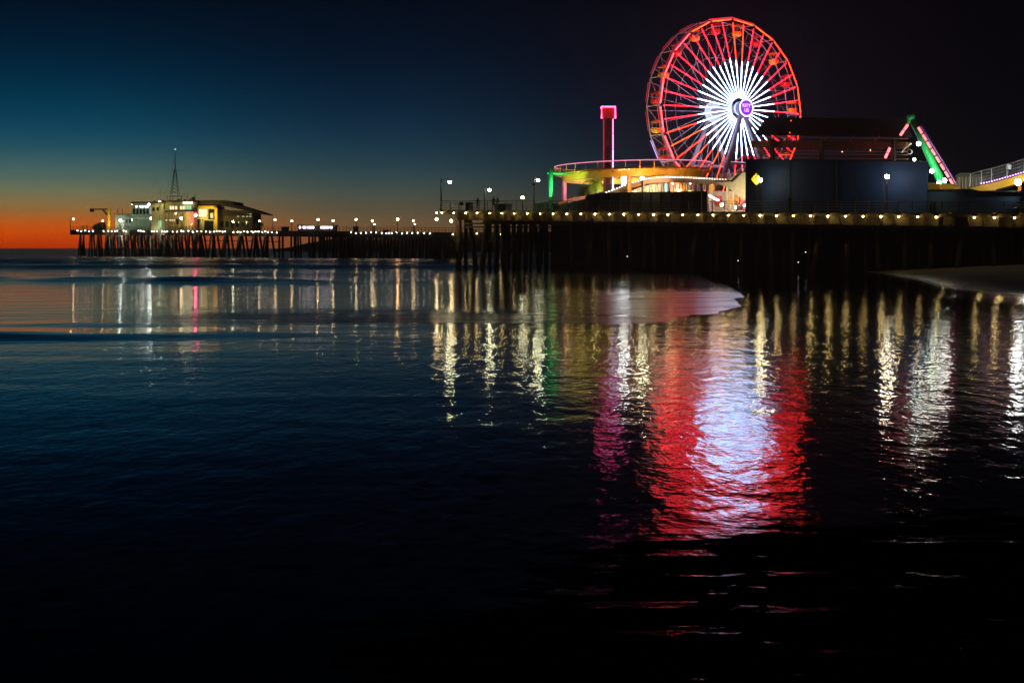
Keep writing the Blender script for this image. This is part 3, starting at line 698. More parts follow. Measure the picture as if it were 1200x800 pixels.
for k in range(NS):
    a0 = math.pi/2 + 2*math.pi*k/NS; a1 = a0 + 2*math.pi/NS; am = math.degrees((a0+a1)/2) % 360
    if 160 < am < 250: m_ = c_pink
    elif 120 < am <= 160: m_ = c_pink
    elif 30 < am <= 120: m_ = c_amber if am > 60 else c_or
    else: m_ = c_or
    if 250 < am < 300: m_ = c_dred
    g = .07
    MB().tube([wp(a0+g*.3, RW*.985, HW), wp(a1-g*.3, RW*.985, HW)], .045, 6).build('front_rim_light', m_, fw)
    MB().tube([wp(a0, RW, HW-.1), wp(a1, RW, HW-.1)], .09, 6).build('front_rim', steelw, fw)
    MB().tube([wp(a0, RW*.93, HW-.1), wp(a1, RW*.93, HW-.1)], .06, 5).build('front_ring', steelw, fw)
    MB().tube([wp(a0, RW*1.012, HW-.25), wp(a1, RW*1.012, HW-.25)], am > 290 and .05 or am < 100 and .04 or .03, 5).build('outer_rim_light', c_dred if am > 290 or am < 100 else emi('neon_dim_red', (1, .02, .06), .9), fw)
    MB().tube([wp(a0, RW, -HW), wp(a1, RW, -HW)], .09, 5).build('rear_rim', steelw, fw)
    MB().tube([wp(a0, RW*.86, -HW), wp(a1, RW*.86, -HW)], .04, 4).build('rear_ring', steelw, fw)
    MB().tube([wp(a0, RW*.6, -HW*1.2), wp(a1, RW*.6, -HW*1.2)], .035, 4).build('inner_ring', steelw, fw)
    MB().tube([wp(a0, RW, -HW), wp(a1, RW*.8, -HW)], .035, 4).build('rim_brace', steelw, fw)
    if 110 < am < 250: MB().tube([wp(a0+.05, RW*1.01, -HW-.1), wp(a1-.05, RW*1.01, -HW-.1)], .035, 5).build('rear_rim_light', emi('neon_dim_red', (1, .02, .06), .9) if am < 205 else c_pur, fw)
    MB().tube([wp(a0, RW, -HW), wp(a0, RW, HW)], .08, 5).build('cross_bar', steelw, fw)
for k in range(40):
    a = math.pi/2 + 2*math.pi*k/40; am = math.degrees(a) % 360; base_off = 3.0
    def sp_pt(f): return wp(a, RW*.965*f, base_off + (HW-base_off)*f)
    split = .55 + .06*math.sin(k*1.7)*(.4)
    MB().tube([sp_pt(.12), sp_pt(split)], [.022, .055], 6).build('inner_spoke_light', c_white, fw)
    if 195 < am < 262: mo = c_amber if k % 2 else c_or
    elif 262 <= am < 320: mo = c_pink if k % 3 == 0 else c_red
    else: mo = c_red if not (k in (39, 0)) else c_or
    MB().tube([sp_pt(split+.01), sp_pt(.985)], .034, 6).build('outer_spoke_light', mo, fw)
    MB().tube([wp(a+.04, RW*.98, -HW), wp(a, .9, -2.6)], .035, 4).build('rear_spoke', steelw, fw)
    if k % 4 == 0: MB().tube([wp(a, RW*.8, HW+.1), wp(a+.157, RW*.55, -HW*.9)], .03, 4).build('tie_rod', steelw, fw)
# hub drums, axle
def disc(off, r, th, n=28):
    m = MB(); m.tube([WC+nrm*(off-th/2), WC+nrm*(off+th/2)], r, n); return m
disc(-.0, .55, 7.4, 14).build('axle', steelw, fw)
disc(-2.9, 1.45, .25).build('rear_hub_disc', emi('hub_glow_white', (.6, .75, 1), 1.3), fw)
disc(3.0, .95, .35).build('front_hub_disc', emi('hub_glow_front', (.6, .72, 1), 1.6), fw)
disc(3.45, 1.0, .5).build('bearing_housing', mat('blue_grey_steel', (.25, .32, .45), .5), fw)
bd = disc(4.25, 1.05, .2); bd.build('sign_disc', emi('violet_sign_face', (.22, .03, .72), 1.3), fw)
ring = MB(); ring.tube([wp(2*math.pi*q/32, 1.14, 4.3) for q in range(32)], .1, 6, closed=True); ring.build('sign_ring_light', emi('sign_ring_white', (1, .7, 1), 2.5), fw)
disc(3.9, .35, .9, 10).build('sign_mount', steelw, fw)
def text_mesh(s, size, loc, rotz, m, name, parent, tilt=90):
    c = bpy.data.curves.new(name, 'FONT'); c.body = s; c.size = size; c.align_x = 'CENTER'; c.align_y = 'CENTER'; c.extrude = .02
    o = bpy.data.objects.new(name+'_tmp', c); COL.objects.link(o)
    bpy.context.view_layer.update()
    me = bpy.data.meshes.new_from_object(o.evaluated_get(bpy.context.evaluated_depsgraph_get())); bpy.data.objects.remove(o); bpy.data.curves.remove(c)
    me.transform(Matrix.Translation(loc) @ Matrix.Rotation(rotz, 4, 'Z') @ Matrix.Rotation(R(tilt), 4, 'X'))
    me.name = name; me.materials.clear(); me.materials.append(m)
    q = bpy.data.objects.new(name, me); COL.objects.link(q); q.parent = parent; q.matrix_parent_inverse = Matrix.Translation(-Vector(parent.location)); return q
lett = emi('sign_letter_violet', (.62, .34, 1), 3)
text_mesh('KITY', .7, WC+nrm*4.38+ZZ*.28, TH, lett, 'sign_lettering', fw)
text_mesh('US', .7, WC+nrm*4.38-ZZ*.36, TH, lett, 'sign_lettering', fw)
# A-frame supports
for off in (-3.4, 3.6):
    for s in (-1, 1):
        top = WC + nrm*off; foot = WC + nrm*(off*1.25) + uu*(6.2*s); foot.z = zd(foot.x)
        MB().tube([foot, top], [.46, .3], 8).build('support_leg', mat('grey_support_steel', (.28, .29, .32), .5), fw, smooth=True)
    a_ = WC + nrm*off*1.12 + uu*3.1 - ZZ*(WC.z-zd(WC.x))*.5; b_ = WC + nrm*off*1.12 - uu*3.1 - ZZ*(WC.z-zd(WC.x))*.5
    MB().tube([a_, b_], .2, 6).build('support_tie', steelw, fw)
# gondolas: hanging tub under an umbrella-shaped canopy
for k in range(NS):
    a = math.pi/2 + 2*math.pi*(k+.5)/NS; piv = wp(a, RW*.97, 0)
    cm = yellow if k % 2 else red
    g = MB(); pr = [(0, .15), (.5, .0), (1.0, -.25), (1.05, -.38)]
    def rings(m, c, prof, n=10):
        i = len(m.v)
        for (r_, z_) in prof:
            for q in range(n):
                th = 2*math.pi*q/n; m.v.append((c.x+r_*math.cos(th), c.y+r_*math.sin(th), c.z+z_))
        for j in range(len(prof)-1):
            for q in range(n): m.f.append((i+j*n+q, i+j*n+(q+1) % n, i+(j+1)*n+(q+1) % n, i+(j+1)*n+q))
    rings(g, piv, [(.05, .1), (.45, -.02), (.78, -.2), (.84, -.34)])
    go = g.build('gondola', cm, fw, smooth=True)
    g = MB(); rings(g, piv, [(.74, -1.05), (.78, -1.2), (.7, -1.55), (.35, -1.78), (.02, -1.8)]); g.build('tub', cm, go, smooth=True)
    g = MB(); g.tube([piv+Vector((0, 0, .1)), piv+Vector((0, 0, -1.7))], .05, 5)
    for th in (.6, 2.2, 3.7, 5.3): g.tube([piv+Vector((math.cos(th)*.74, math.sin(th)*.74, -.28)), piv+Vector((math.cos(th)*.72, math.sin(th)*.72, -1.1))], .03, 4)
    g.build('hanger', steelw, go)

# ------------------------------------------------------------------ drop tower
dt0 = Dg(712.5, 9); t = thing('drop_tower', dt0, 'slim square drop tower with a neon pink box crown left of the Ferris wheel', 'ride')
zt = zof(126, dt0.y); 
lat = mat('maroon_lattice_steel', (.16, .02, .04), .6)
mb = MB(); s_ = .48
for i in (-1, 1):
    for j in (-1, 1): mb.box((dt0.x+i*s_, dt0.y+j*s_, (dt0.z+zt)/2), (.16, .16, zt-dt0.z))
z = dt0.z; q = 0
while z < zt-1:
    for j in (-1, 1):
        mb.tube([(dt0.x-s_, dt0.y+j*s_, z), (dt0.x+s_, dt0.y+j*s_, z+.95)], .05, 4); mb.tube([(dt0.x-s_, dt0.y+j*s_, z+.95), (dt0.x+s_, dt0.y+j*s_, z+.95)], .05, 4)
    z += .95
mb.build('lattice_column', lat, t)
MB().box((dt0.x, dt0.y, (dt0.z+zt)/2), (.62, .62, zt-dt0.z-.5)).build('mast_core', mat('dark_maroon_panel', (.05, .012, .02), .7), t)
MB().box((dt0.x, dt0.y, zt-.75), (1.5, 1.5, 1.3)).build('crown', red, t)
mb = MB(); e = .88
mb.tube([(dt0.x-e, dt0.y-e, zt-1.5), (dt0.x-e, dt0.y-e, zt), (dt0.x+e, dt0.y-e, zt), (dt0.x+e, dt0.y-e, zt-1.5)], .10, 6)
mb.tube([(dt0.x-e, dt0.y-e, zt), (dt0.x-e, dt0.y+e, zt), (dt0.x+e, dt0.y+e, zt), (dt0.x+e, dt0.y-e, zt)], .08, 6); mb.build('crown_light', emi('neon_hot_pink', (1, .08, .28), 7), t)
zs = [dt0.z+.4 + (zt-1.9-dt0.z)*i/6 for i in range(7)]
for i in range(6):
    m_ = [emi('strip_white_violet', (.72, .7, 1), 7), emi('strip_white_violet', (.72, .7, 1), 7), emi('strip_violet', (.5, .3, 1), 4), emi('strip_violet', (.5, .3, 1), 4), emi('strip_magenta', (.9, .25, .8), 3), emi('strip_pink', (1, .2, .45), 3)][i]
    MB().tube([(dt0.x+.60, dt0.y-.6, zs[i]), (dt0.x+.60, dt0.y-.6, zs[i+1]-.05)], .075, 6).build('light_strip', m_, t)
MB().tube([(dt0.x-.6, dt0.y-.6, dt0.z+5), (dt0.x-.6, dt0.y-.6, zt-1.6)], .05, 6).build('added_edge_light', emi('added_strip_red', (1, .02, .06), .8), t)  # added red strip on the left edge, for the glow of the shaft
for zz in (.35, .62, .85): lamp('SPOT', (dt0.x-.3, dt0.y-2.2, dt0.z+(zt-dt0.z)*zz), 16, (1, .06, .15), t, aim=(dt0.x, dt0.y, dt0.z+(zt-dt0.z)*zz+1), size=140)  # added red spots, standing in for crown neon falling on the shaft
MB().tube([(dt0.x, dt0.y, zt), (dt0.x, dt0.y, zt+.9)], .03, 4).build('aerial', polem, t)
mb = MB(); mb.box((dt0.x, dt0.y, dt0.z+1.6), (2.4, 2.4, .8)); mb.build('seat_ring', red, t)

# ------------------------------------------------------------------ elevated coaster curve
cc = P(742, 200, 188); RC = 9.1
t = thing('roller_coaster', (cc.x, cc.y, zd(cc.x)), 'yellow steel roller coaster bend on tall columns, pink lit rail, behind the drop tower', 'roller coaster'); coaster = t
def rc(a, r, dz=0): return Vector((cc.x + r*math.cos(a), cc.y + r*.95*math.sin(a), 12.75 + .25*math.sin(a+2) + dz))
def ringmesh(r0, r1, z0, z1, m, name, a0=0, a1=2*math.pi, n=64):
    g = MB()
    for k in range(n+1):
        a = a0 + (a1-a0)*k/n
        for (r_, z_) in ((r0, z0), (r1, z0), (r1, z1), (r0, z1)): g.v.append(tuple(rc(a, r_, z_)))
    for k in range(n):
        for q in range(4): g.f.append((4*k+q, 4*k+4+q, 4*k+4+(q+1) % 4, 4*k+(q+1) % 4))
    return g.build(name, m, t)
ringmesh(RC-.25, RC+.25, -.95, -.1, yellow, 'track_girder')
ringmesh(RC-.75, RC-.6, .05, .2, orange, 'rail'); ringmesh(RC+.6, RC+.75, .05, .2, orange, 'rail')
ringmesh(RC+.8, RC+1.3, -.12, -.04, yellow, 'walkway')
for k in range(36):
    a = 2*math.pi*k/36; MB().tube([rc(a, RC-.7, .05), rc(a, RC, -.35), rc(a, RC+1.3, .0), rc(a, RC+1.3, .95)], .06, 4).build('track_bracket', orange, t)
g = MB(); g.tube([rc(R(160+k*4), RC+1.3, 1.0) for k in range(54)], .06, 6); g.build('rail_light', emi('rail_neon_pink', (1, .26, .45), 1.1), t)
g = MB(); g.tube([rc(R(14+k*4), RC+1.3, 1.0) for k in range(37)], .045, 6); g.build('handrail', orange, t)
for k, (a, m_) in enumerate(((R(182), pinkp), (R(262), orange), (R(20), orange), (R(310), yellow), (R(80), orange))):
    p = rc(a, RC, -.7); MB().tube([(p.x, p.y, zd(p.x)), p], .3, 8).build('support_column', m_, t)
lamp('POINT', (cc.x-3, cc.y-4, 9.6), 5200, (1, .7, .3), t); lamp('POINT', (cc.x+5, cc.y-6, 9.8), 5000, (1, .72, .3), t); lamp('POINT', (cc.x, cc.y-12.5, 11.2), 1500, (1, .6, .4), t)  # added warm lights without fixtures, to brighten the yellow steel
lamp('POINT', (cc.x-9.5, cc.y-4.5, 9.5), 300, (1, .5, .8), t)

# green portal frame at the left end of the coaster
gx = Dg(645.5, 2); t = thing('green_portal_frame', gx, 'bright green steel post and beam reaching to the left end of the yellow coaster', 'ride frame')
ztp = zof(197.5, gx.y)
MB().tube([gx, (gx.x, gx.y, ztp)], .27, 12).build('post', green, t, smooth=True)
MB().tube([(gx.x-.3, gx.y, zof(203, gx.y)), P(672, 203.5, gx.y+4)], .2, 8).build('beam', green, t)
MB().ball((gx.x-.35, gx.y, zof(203, gx.y)), .16, 6, 4).build('end_cap', green, t)
MB().box((gx.x-.4, gx.y-1.6, zof(246, gx.y-1.6)), (.5, .3, .2)).build('added_uplight', polem, t)  # uplight, flood and stand are added to make the frame bright green
lamp('SPOT', (gx.x-.4, gx.y-1.9, zof(245, gx.y)), 1500, (.45, 1, .55), t, aim=(gx.x+.3, gx.y, zof(204, gx.y)), size=50)
lamp('POINT', (gx.x-2.2, gx.y-3.2, zof(215, gx.y)), 420, (.45, 1, .55), t, rad=.3)
MB().box((gx.x-2.2, gx.y-3.2, zof(217.6, gx.y)), (.4, .3, .2)).build('added_flood_housing', polem, t)
MB().tube([(gx.x-2.2, gx.y-2.2, zd(gx.x)), (gx.x-2.2, gx.y-3.1, zof(218, gx.y))], .04, 5).build('added_flood_stand', polem, t)

lamp('SPOT', (gx.x+1.5, gx.y-3.0, zof(232, gx.y)), 3200, (.45, 1, .55), t, aim=(gx.x+1.6, gx.y+1.5, zof(203, gx.y)), size=70)  # added green spot to brighten the beam
# low hill of track with a string of white bulbs
t = thing('low_coaster_track', Dg(760, 8), 'low coaster hill with brown trestle and a dotted string of white bulbs', 'roller coaster')
path = [(651, 240), (660, 237), (672, 233.2), (688, 231), (697, 229.2), (708, 226.8), (720, 222.5), (732, 218), (744, 213.5), (756, 210.3), (768, 208.6), (782, 208), (800, 208.4), (820, 209.4), (842, 210.6), (862, 211.5)]
def interp(path, x):
    for (a, ya), (b, yb) in zip(path, path[1:]):
        if a <= x <= b:
            u_ = (x-a)/(b-a); return ya+(yb-ya)*u_
    return path[-1][1]
pp = [DP(x, y, 8) for x, y in path]
tim = mat('ochre_track_timber', (.32, .2, .1), .7, noise=.3)
g = MB()
for k in range(len(pp)-1): g.poly([pp[k], pp[k+1], pp[k+1]-ZZ*.62, pp[k]-ZZ*.62], IN*1.4)
g.build('track_bed', tim, t)
g = MB(); g.tube([p+ZZ*.12+IN*.1 for p in pp], .07, 5); g.tube([p+ZZ*.12+IN*1.3 for p in pp], .07, 5); g.build('rail', orange, t)
g = MB(); x = 655
while x < 862:
    p = DP(x, interp(path, x), 8); base = Vector((p.x, p.y, zd(p.x)))
    if not 835 < x: g.tube([base+IN*.3, p-ZZ*.5+IN*.3], .09, 4); g.tube([base+IN*1.5, p-ZZ*.5+IN*.6], .08, 4)
    x += 7
g.build('trestle', tim, t)
x = 692
while x < 852:
    MB().ball(DP(x, interp(path, x)-.5, 7.85), .055, 5, 4).build('string_bulb', emi('string_bulb_white', (1, .8, .75), 13), t); x += 3.1
lamp('POINT', DP(700, 240, 4.5), 60, (1, .8, .45), t)

# brown hoarding, lit wall, stalls behind
t = thing('hoarding', Dg(757, 2.5), 'long low dark brown hoarding below the coaster, left of the lit stairs', 'hoarding')
g = MB(); wallp(g, [(686, 247), (686, 229.5), (700, 226), (829, 223.8), (829, 248.5)], 2.6, .3); g.build('panel', brownw, t)
for x in range(690, 829, 12): MB().box(DP(x, 236, 2.5), (.12, .12, 2.2), EANG).build('post', polem, t)
mk = DP(803, 229, 2.45)
text_mesh('MP', .5, mk+Vector((0, -.1, 0)), EANG, mat('faint_grey_lettering', (.35, .33, .33), .6), 'small_lettering', t)
t = thing('hoarding', Dg(664, 2.5), 'short dark ribbed hoarding with sloping top around the green post', 'hoarding')
g = MB(); wallp(g, [(627, 246.5), (627, 238.5), (640, 236.5), (655, 240), (686, 233), (686, 246.8)], 3.2, .3); g.build('panel', mat('dark_olive_panel', (.05, .048, .04), .8), t)
g = MB()
for x in range(630, 686, 6): MB().box(DP(x, 243, 3.1), (.08, .08, 1.0), EANG).build('batten', polem, t)
t = thing('game_stall', Dg(765, 16), 'grey game stall with a blue end post behind the brown hoarding', 'stall')
g = MB(); wallp(g, [(739, 247), (739, 218), (750, 213.5), (792, 213), (792, 247)], 15, 3); g.build('wall', mat('pale_grey_wall', (.4, .38, .38), .8), t)
g = MB(); wallp(g, [(779, 247), (779, 211.5), (784, 211.5), (784, 247)], 14.4, .5); g.build('end_post', mat('sky_blue_paint', (.1, .4, .7), .5), t)
lamp('POINT', DP(765, 219, 11.5), 160, (1, .85, .75), t)
t = thing('game_stall', Dg(798, 16), 'red game stall with round grey target between blue post and lit stairs', 'stall')
g = MB(); wallp(g, [(785, 247), (785, 214), (801, 214), (801, 247)], 14, 2.5); g.build('wall', red, t)
g = MB(); wallp(g, [(801, 247), (801, 212.5), (814, 212.5), (814, 247)], 14.5, 2.5); g.build('side_wall', mat('tan_panel', (.4, .25, .18), .7), t)
g = MB(); c = DP(806.5, 218.5, 14.3); g.tube([c, c-IN*.3], .55, 16); g.build('target_disc', mat('grey_disc', (.3, .3, .3), .5), t)
g = MB(); wallp(g, [(814, 247), (814, 212), (818, 212), (818, 247)], 14.2, .5); g.build('dark_post', mat('navy_post', (.02, .03, .1), .5), t)
for x, c in ((788, 'a'), (795, 'b'), (809, 'c')):
    q = DP(x, 214.6 if c != 'b' else 223, 13.7); MB().ball(q, .13, 6, 4).build('stall_bulb', globe_w if c != 'c' else emi('small_pink_bulb', (1, .5, .5), 20), t)
lamp('POINT', DP(797, 218, 10.5), 200, (1, .6, .5), t)

# cyan and white light pylon
b = Dg(731, 20); t = thing('light_pylon', b, 'blue-white glowing pylon with a cluster of floodlights right of the drop tower', 'light pylon')
MB().box((b.x, b.y, (b.z+zof(200, b.y))/2), (.75, .5, zof(200, b.y)-b.z)).build('column', mat('white_column', (.6, .7, .75), .5, emis=(.25, .75, 1), es=.9), t)
for (x, y, r) in ((726.8, 200.8, .26), (731, 199.8, .42), (731.5, 203.5, .36), (737, 200.8, .28)):
    g = P(x, y, b.y-.8); MB().ball(g, r, 8, 6).build('flood_head', globe_b, t, smooth=True)
g = MB(); g.tube([P(726, 201.5, b.y-.3), P(738, 201.5, b.y-.3)], .06, 4); g.build('crossbar', polem, t)

# palm tree, floodlit
def palm(base, h, label, crown_r, seed):
    rnd = random.Random(seed); t = thing('palm_tree', base, label, 'palm tree', 'palm trees by the coaster'); b = Vector(base)
    g = MB(); g.tube([b, b+Vector((.15, 0, h*.5)), b+Vector((.1, 0, h))], [.26, .2, .17], 8); g.build('trunk', timber, t)
    g = MB(); top = b+Vector((.1, 0, h))
    for k in range(26):
        az_ = rnd.uniform(0, 2*math.pi); e0 = rnd.uniform(-.9, 1.1); Ln = crown_r*rnd.uniform(.8, 1.15); pts = []
        p = top.copy(); ee = e0
        for s in range(8):
            pts.append(p.copy()); d = Vector((math.cos(az_)*math.cos(ee), math.sin(az_)*math.cos(ee), math.sin(ee))); p = p + d*Ln/8; ee -= .26
        side = Vector((-math.sin(az_), math.cos(az_), 0))
        for s in range(1, 8):
            for q in range(2):
                for sg in (-1, 1):
                    o_ = pts[s-1].lerp(pts[s], q*.5); ln = crown_r*.28*math.sin(math.pi*(s/8.3))+.12
                    tip = o_ + side*sg*ln + Vector((0, 0, -ln*.55)) + (pts[s]-pts[s-1])*.5
                    g.quad(o_, o_+(pts[s]-pts[s-1])*.3, tip, tip)
    g.build('frond', mat('palm_frond', (.10, .14, .02), .55), t)
    return t
b = Dg(697, 11); tp = palm(b, zof(213, b.y)-b.z, 'floodlit yellow-green palm tree left of the drop tower', 2.3, 3)
lamp('POINT', DP(697, 223, 8), 420, (.85, 1, .12), tp); lamp('POINT', DP(702, 214, 8.5), 260, (1, .95, .1), tp)
b = Dg(684, 24); palm(b, zof(222, b.y)-b.z, 'dim palm tree in shadow below the pink column', 2.0, 5)

# ------------------------------------------------------------------ lit stairs and ticket booth
t = thing('staircase', Dg(858, 6), 'beige outdoor staircase panel with dark handrail beside the navy wall', 'staircase')
g = MB(); wallp(g, [(838, 213), (851, 213), (863, 203), (879, 201), (879, 239), (868, 232), (856, 222), (845, 216.5)], 6, .25); g.build('stringer_panel', beige, t)
g = MB(); wallp(g, [(838, 211.6), (857, 211.6), (869, 200.6), (880, 199.2), (880, 200.8), (869.5, 202.2), (858, 213.2), (838, 213.2)], 5.8, .2); g.build('handrail', polem, t)
g = MB()
for x in range(838, 856, 3): g.tube([DP(x, 204, 6), DP(x, 211.6, 6)], .03, 4)
for i in range(7): g.tube([DP(856+i*3.4, 203-i*1.2, 6), DP(856+i*3.4, 211.6-i*2.0, 6)], .03, 4)
g.tube([DP(836, 204, 6), DP(857, 204, 6), DP(878, 192, 6)], .05, 4); g.build('balustrade', mat('dull_rose_steel', (.3, .2, .2), .5), t)
g = MB(); wallp(g, [(851, 248), (851, 213), (853.4, 213), (853.4, 248)], 6.1, .2); wallp(g, [(858, 247), (858.6, 220), (860.2, 220), (860.2, 247)], 6.2, .2); g.build('post', mat('cream_post', (.7, .6, .4), .5), t)
g = MB()
for i in range(9): wallp(g, [(862+i*1.7, 246-i*1.6), (865+i*1.7, 246-i*1.6), (865+i*1.7, 244.9-i*1.6), (862+i*1.7, 244.9-i*1.6)], 4.2, 1.2)
g.build('steps', polem, t)
lamp('POINT', DP(858, 228, 3), 900, (1, .86, .55), t)
t = thing('ticket_booth', Dg(847, 11), 'brightly lit colourful ticket booth seen under the staircase', 'booth')
g = MB(); wallp(g, [(829.5, 248), (829.5, 224), (880, 224), (880, 248)], 12, 2); g.build('back_wall', mat('pale_booth_wall', (.5, .42, .4), .7, noise=.3, nscale=1), t)
for (x0, x1, y0, y1, m_, nm) in ((831, 836, 216, 224, yellow, 'yellow_panel'), (829.5, 832, 228, 247, mat('lilac_panel', (.6, .5, .8), .6), 'lilac_panel'), (838, 844, 230, 240, red, 'red_panel'), (854, 866, 231, 238, orange, 'orange_counter'), (868, 878, 232, 246, pinkp, 'pink_panel')):
    g = MB(); wallp(g, [(x0, y1), (x0, y0), (x1, y0), (x1, y1)], 11.3, .3); g.build(nm, m_, t)
g = MB(); g.tube([DP(830, 229, 10), DP(842, 235, 10)], .13, 5); g.build('light_tube', emi('booth_tube_white', (1, .9, .85), 9), t)
for (x, y) in ((834.5, 214.5), (846, 240), (873, 241), (861, 243)): MB().ball(DP(x, y, 9.5), .2, 6, 5).build('booth_lamp', globe_w, t)
lamp('POINT', DP(842, 232, 8), 300, (1, .75, .6), t); lamp('POINT', DP(866, 236, 8), 260, (1, .7, .45), t)

# ------------------------------------------------------------------ navy wall, screens and ride structure
t = thing('tarpaulin_wall', Dg(975, 3.5), 'tall wide navy tarpaulin wall facing the beach on the near pier', 'wall')
g = MB(); wallp(g, [(873.5, 249), (873.5, 186.5), (1086, 190), (1086, 249)], 3.5, .4); g.build('panel', bluew, t)
g = MB()
for x in (874, 926, 980, 1035): g.tube([DP(x, 247, 3.4), DP(x, 187.5, 3.4)], .05, 4)
g.tube([DP(873.5, 186.6, 3.3), DP(1086, 190, 3.3)], .08, 4); g.build('frame_tube', polem, t)
t = thing('tarpaulin_wall', Dg(1150, 2.5), 'lower navy tarpaulin wall at the right, below the yellow coaster station', 'wall')
g = MB(); wallp(g, [(1086, 248.5), (1086, 222.5), (1138, 222.3), (1147, 224.3), (1260, 224.5), (1260, 250)], 3.7, .4); g.build('panel', mat('dark_teal_tarpaulin', (.012, .045, .10), .75, noise=.3, nscale=.4), t)
g = MB(); wallp(g, [(1086, 221.6), (1138, 221.4), (1147, 223.5), (1260, 223.7), (1260, 225), (1147, 224.8), (1138, 222.8), (1086, 223)], 3.4, .2); g.build('cap_rail', polem, t)

t = thing('ride_canopy', Dg(975, 9), 'long dark ride canopy with red lit girders above the navy wall', 'canopy')
g = MB(); wallp(g, [(884, 158.5), (898, 137.5), (1060, 139), (1068, 160.5)], 9, .3); g.build('upper_screen', mat('dark_plum_screen', (.012, .003, .012), .8), t)
g = MB(); wallp(g, [(880, 172.8), (880, 165), (1062, 166.5), (1062, 174)], 8.5, .6); g.build('girder', mat('rust_girder', (.16, .05, .02), .6, noise=.4), t)
g = MB()
for y, r in ((160.3, .06), (176.2, .07), (179.6, .06), (184.6, .06)): g.tube([DP(882, y, 8.2), DP(1064, y+2, 8.2)], r, 5)
for x in (893, 921, 950, 990, 1010, 1030): g.tube([DP(x, 178, 8.3), DP(x+5, 173.5, 8.3)], .05, 4)
for x in (905, 935, 965, 995, 1025): g.tube([DP(x, 165, 8.3), DP(x+6, 159.5, 8.3)], .06, 4)
g.build('rail', mat('pale_rose_rail', (.45, .22, .2), .5), t)
for x in (904, 962, 1046): g = MB(); wallp(g, [(x-2, 247), (x-2, 164), (x+2, 164), (x+2, 247)], 7.6, .4); g.build('post', polem, t)
for (x, y, c) in ((927, 141.5, 0), (925.5, 155.5, 0), (987, 178, 1), (1020, 176, 1), (964, 175.5, 1)):
    MB().ball(DP(x, y, 8.0), .07, 5, 4).build('marker_bulb', emi('dim_red_bulb', (1, .1, .05), 3) if not c else emi('dim_amber_bulb', (1, .6, .2), 3), t)
for x in (930, 1000): lamp('POINT', DP(x, 168, 4.5), 60, (1, .3, .15), t)

# pendulum ride: green A-frame leg with pink segment lights
t = thing('pendulum_ride', Dg(1090, 11), 'green A-frame pendulum ride with pink segmented neon tubes right of the navy wall', 'ride')
bk = 11
apex = DP(1067.5, 137.5, bk); foot = DP(1108, 222, bk)
MB().tube([foot, apex], [.55, .34], 8).build('main_leg', green, t, smooth=True)
MB().tube([apex, DP(1062, 148, bk)], [.30, .14], 8).build('short_leg', green, t, smooth=True)
MB().ball(apex, .5, 10, 7).build('pivot', green, t, smooth=True)
a = DP(1076, 149, bk-1.2); b = DP(1118, 218, bk-1.2)
for i in range(8):
    MB().tube([a.lerp(b, i/8+.008), a.lerp(b, (i+1)/8-.022)], .14, 6).build('neon_segment', emi('neon_salmon', (1, .15, .17), 3.2), t)
off = Vector((.33, 0, .12))
MB().tube([a+off, b+off], .1, 6).build('side_rail', purplep, t); MB().tube([a+off*1.2, b+off*1.2], .035, 5).build('rail_light', emi('neon_violet_dim', (.35, .12, .7), .9), t)
for (q, r_, bb) in (((1064, 146), (1054.5, 159.5), 0), ((1043, 173), (1037, 186), 4)):
    s0, s1 = DP(*q, 7), DP(*r_, 7)
    for i in range(2): MB().tube([s0.lerp(s1, i/2+.02), s0.lerp(s1, (i+1)/2-.06)], .15, 6).build('swing_arm_light', emi('neon_salmon', (1, .15, .17), 3.2), t)
g = MB(); g.tube([DP(1068, 168, 8), DP(1060, 174, 8), DP(1057, 179, 8)], .12, 5); g.build('hook_arm', mat('pale_metal', (.5, .48, .4), .4), t); g = MB(); g.tube([DP(1066+2.6*math.cos(k), 178+2.6*math.sin(k)*1.0, 8) for k in [i*.628 for i in range(10)]], .07, 5, closed=True); g.build('hook_ring', M['pale_metal'], t); MB().tube([DP(1072, 189, 8), DP(1086, 189.5, 8)], .06, 4).build('light_bracket', M['pale_metal'], t)
for (x, y, r_) in ((1076.5, 168.5, .24), (1071.5, 187, .15), (1092, 200.5, .24), (1100.5, 214.5, .26), (1107, 211.5, .24)):
    MB().ball(DP(x, y, bk-3.0), r_, 8, 6).build('flood_head', emi('flood_white', (.9, 1, .92), 40), t, smooth=True)
lamp('POINT', DP(1092, 212, bk-3), 420, (.7, 1, .75), t); lamp('POINT', DP(1082, 185, bk-3), 260, (.6, 1, .65), t)

t = thing('coaster_car', Dg(1105, 6), 'yellow boarding platform at the foot of the green ride leg', 'platform')
g = MB(); wallp(g, [(1078, 223.4), (1081, 213.5), (1102, 215), (1102, 223.4)], 5, 2); wallp(g, [(1103, 222), (1103, 215.5), (1112, 215), (1119, 219.5), (1119, 222)], 5.4, 1.6); g.build('deck_panel', yellow, t)
g = MB(); 
for y in (216.5, 219): g.tube([DP(1082, y, 4.9), DP(1100, y+.6, 4.9)], .045, 4)
g.build('stripe', mat('brown_stripe', (.25, .12, .02), .6), t)
t.name = 'boarding_platform'
lamp('POINT', DP(1090, 212, 1), 90, (1, .9, .6), t)
for x in (1082, 1098, 1116):
    pass
MB().tube([Dg(1085, 6), DP(1085, 222, 6)], .2, 6).build('leg', yellow, t); MB().tube([Dg(1113, 6), DP(1113, 221, 6)], .2, 6).build('leg', yellow, t)

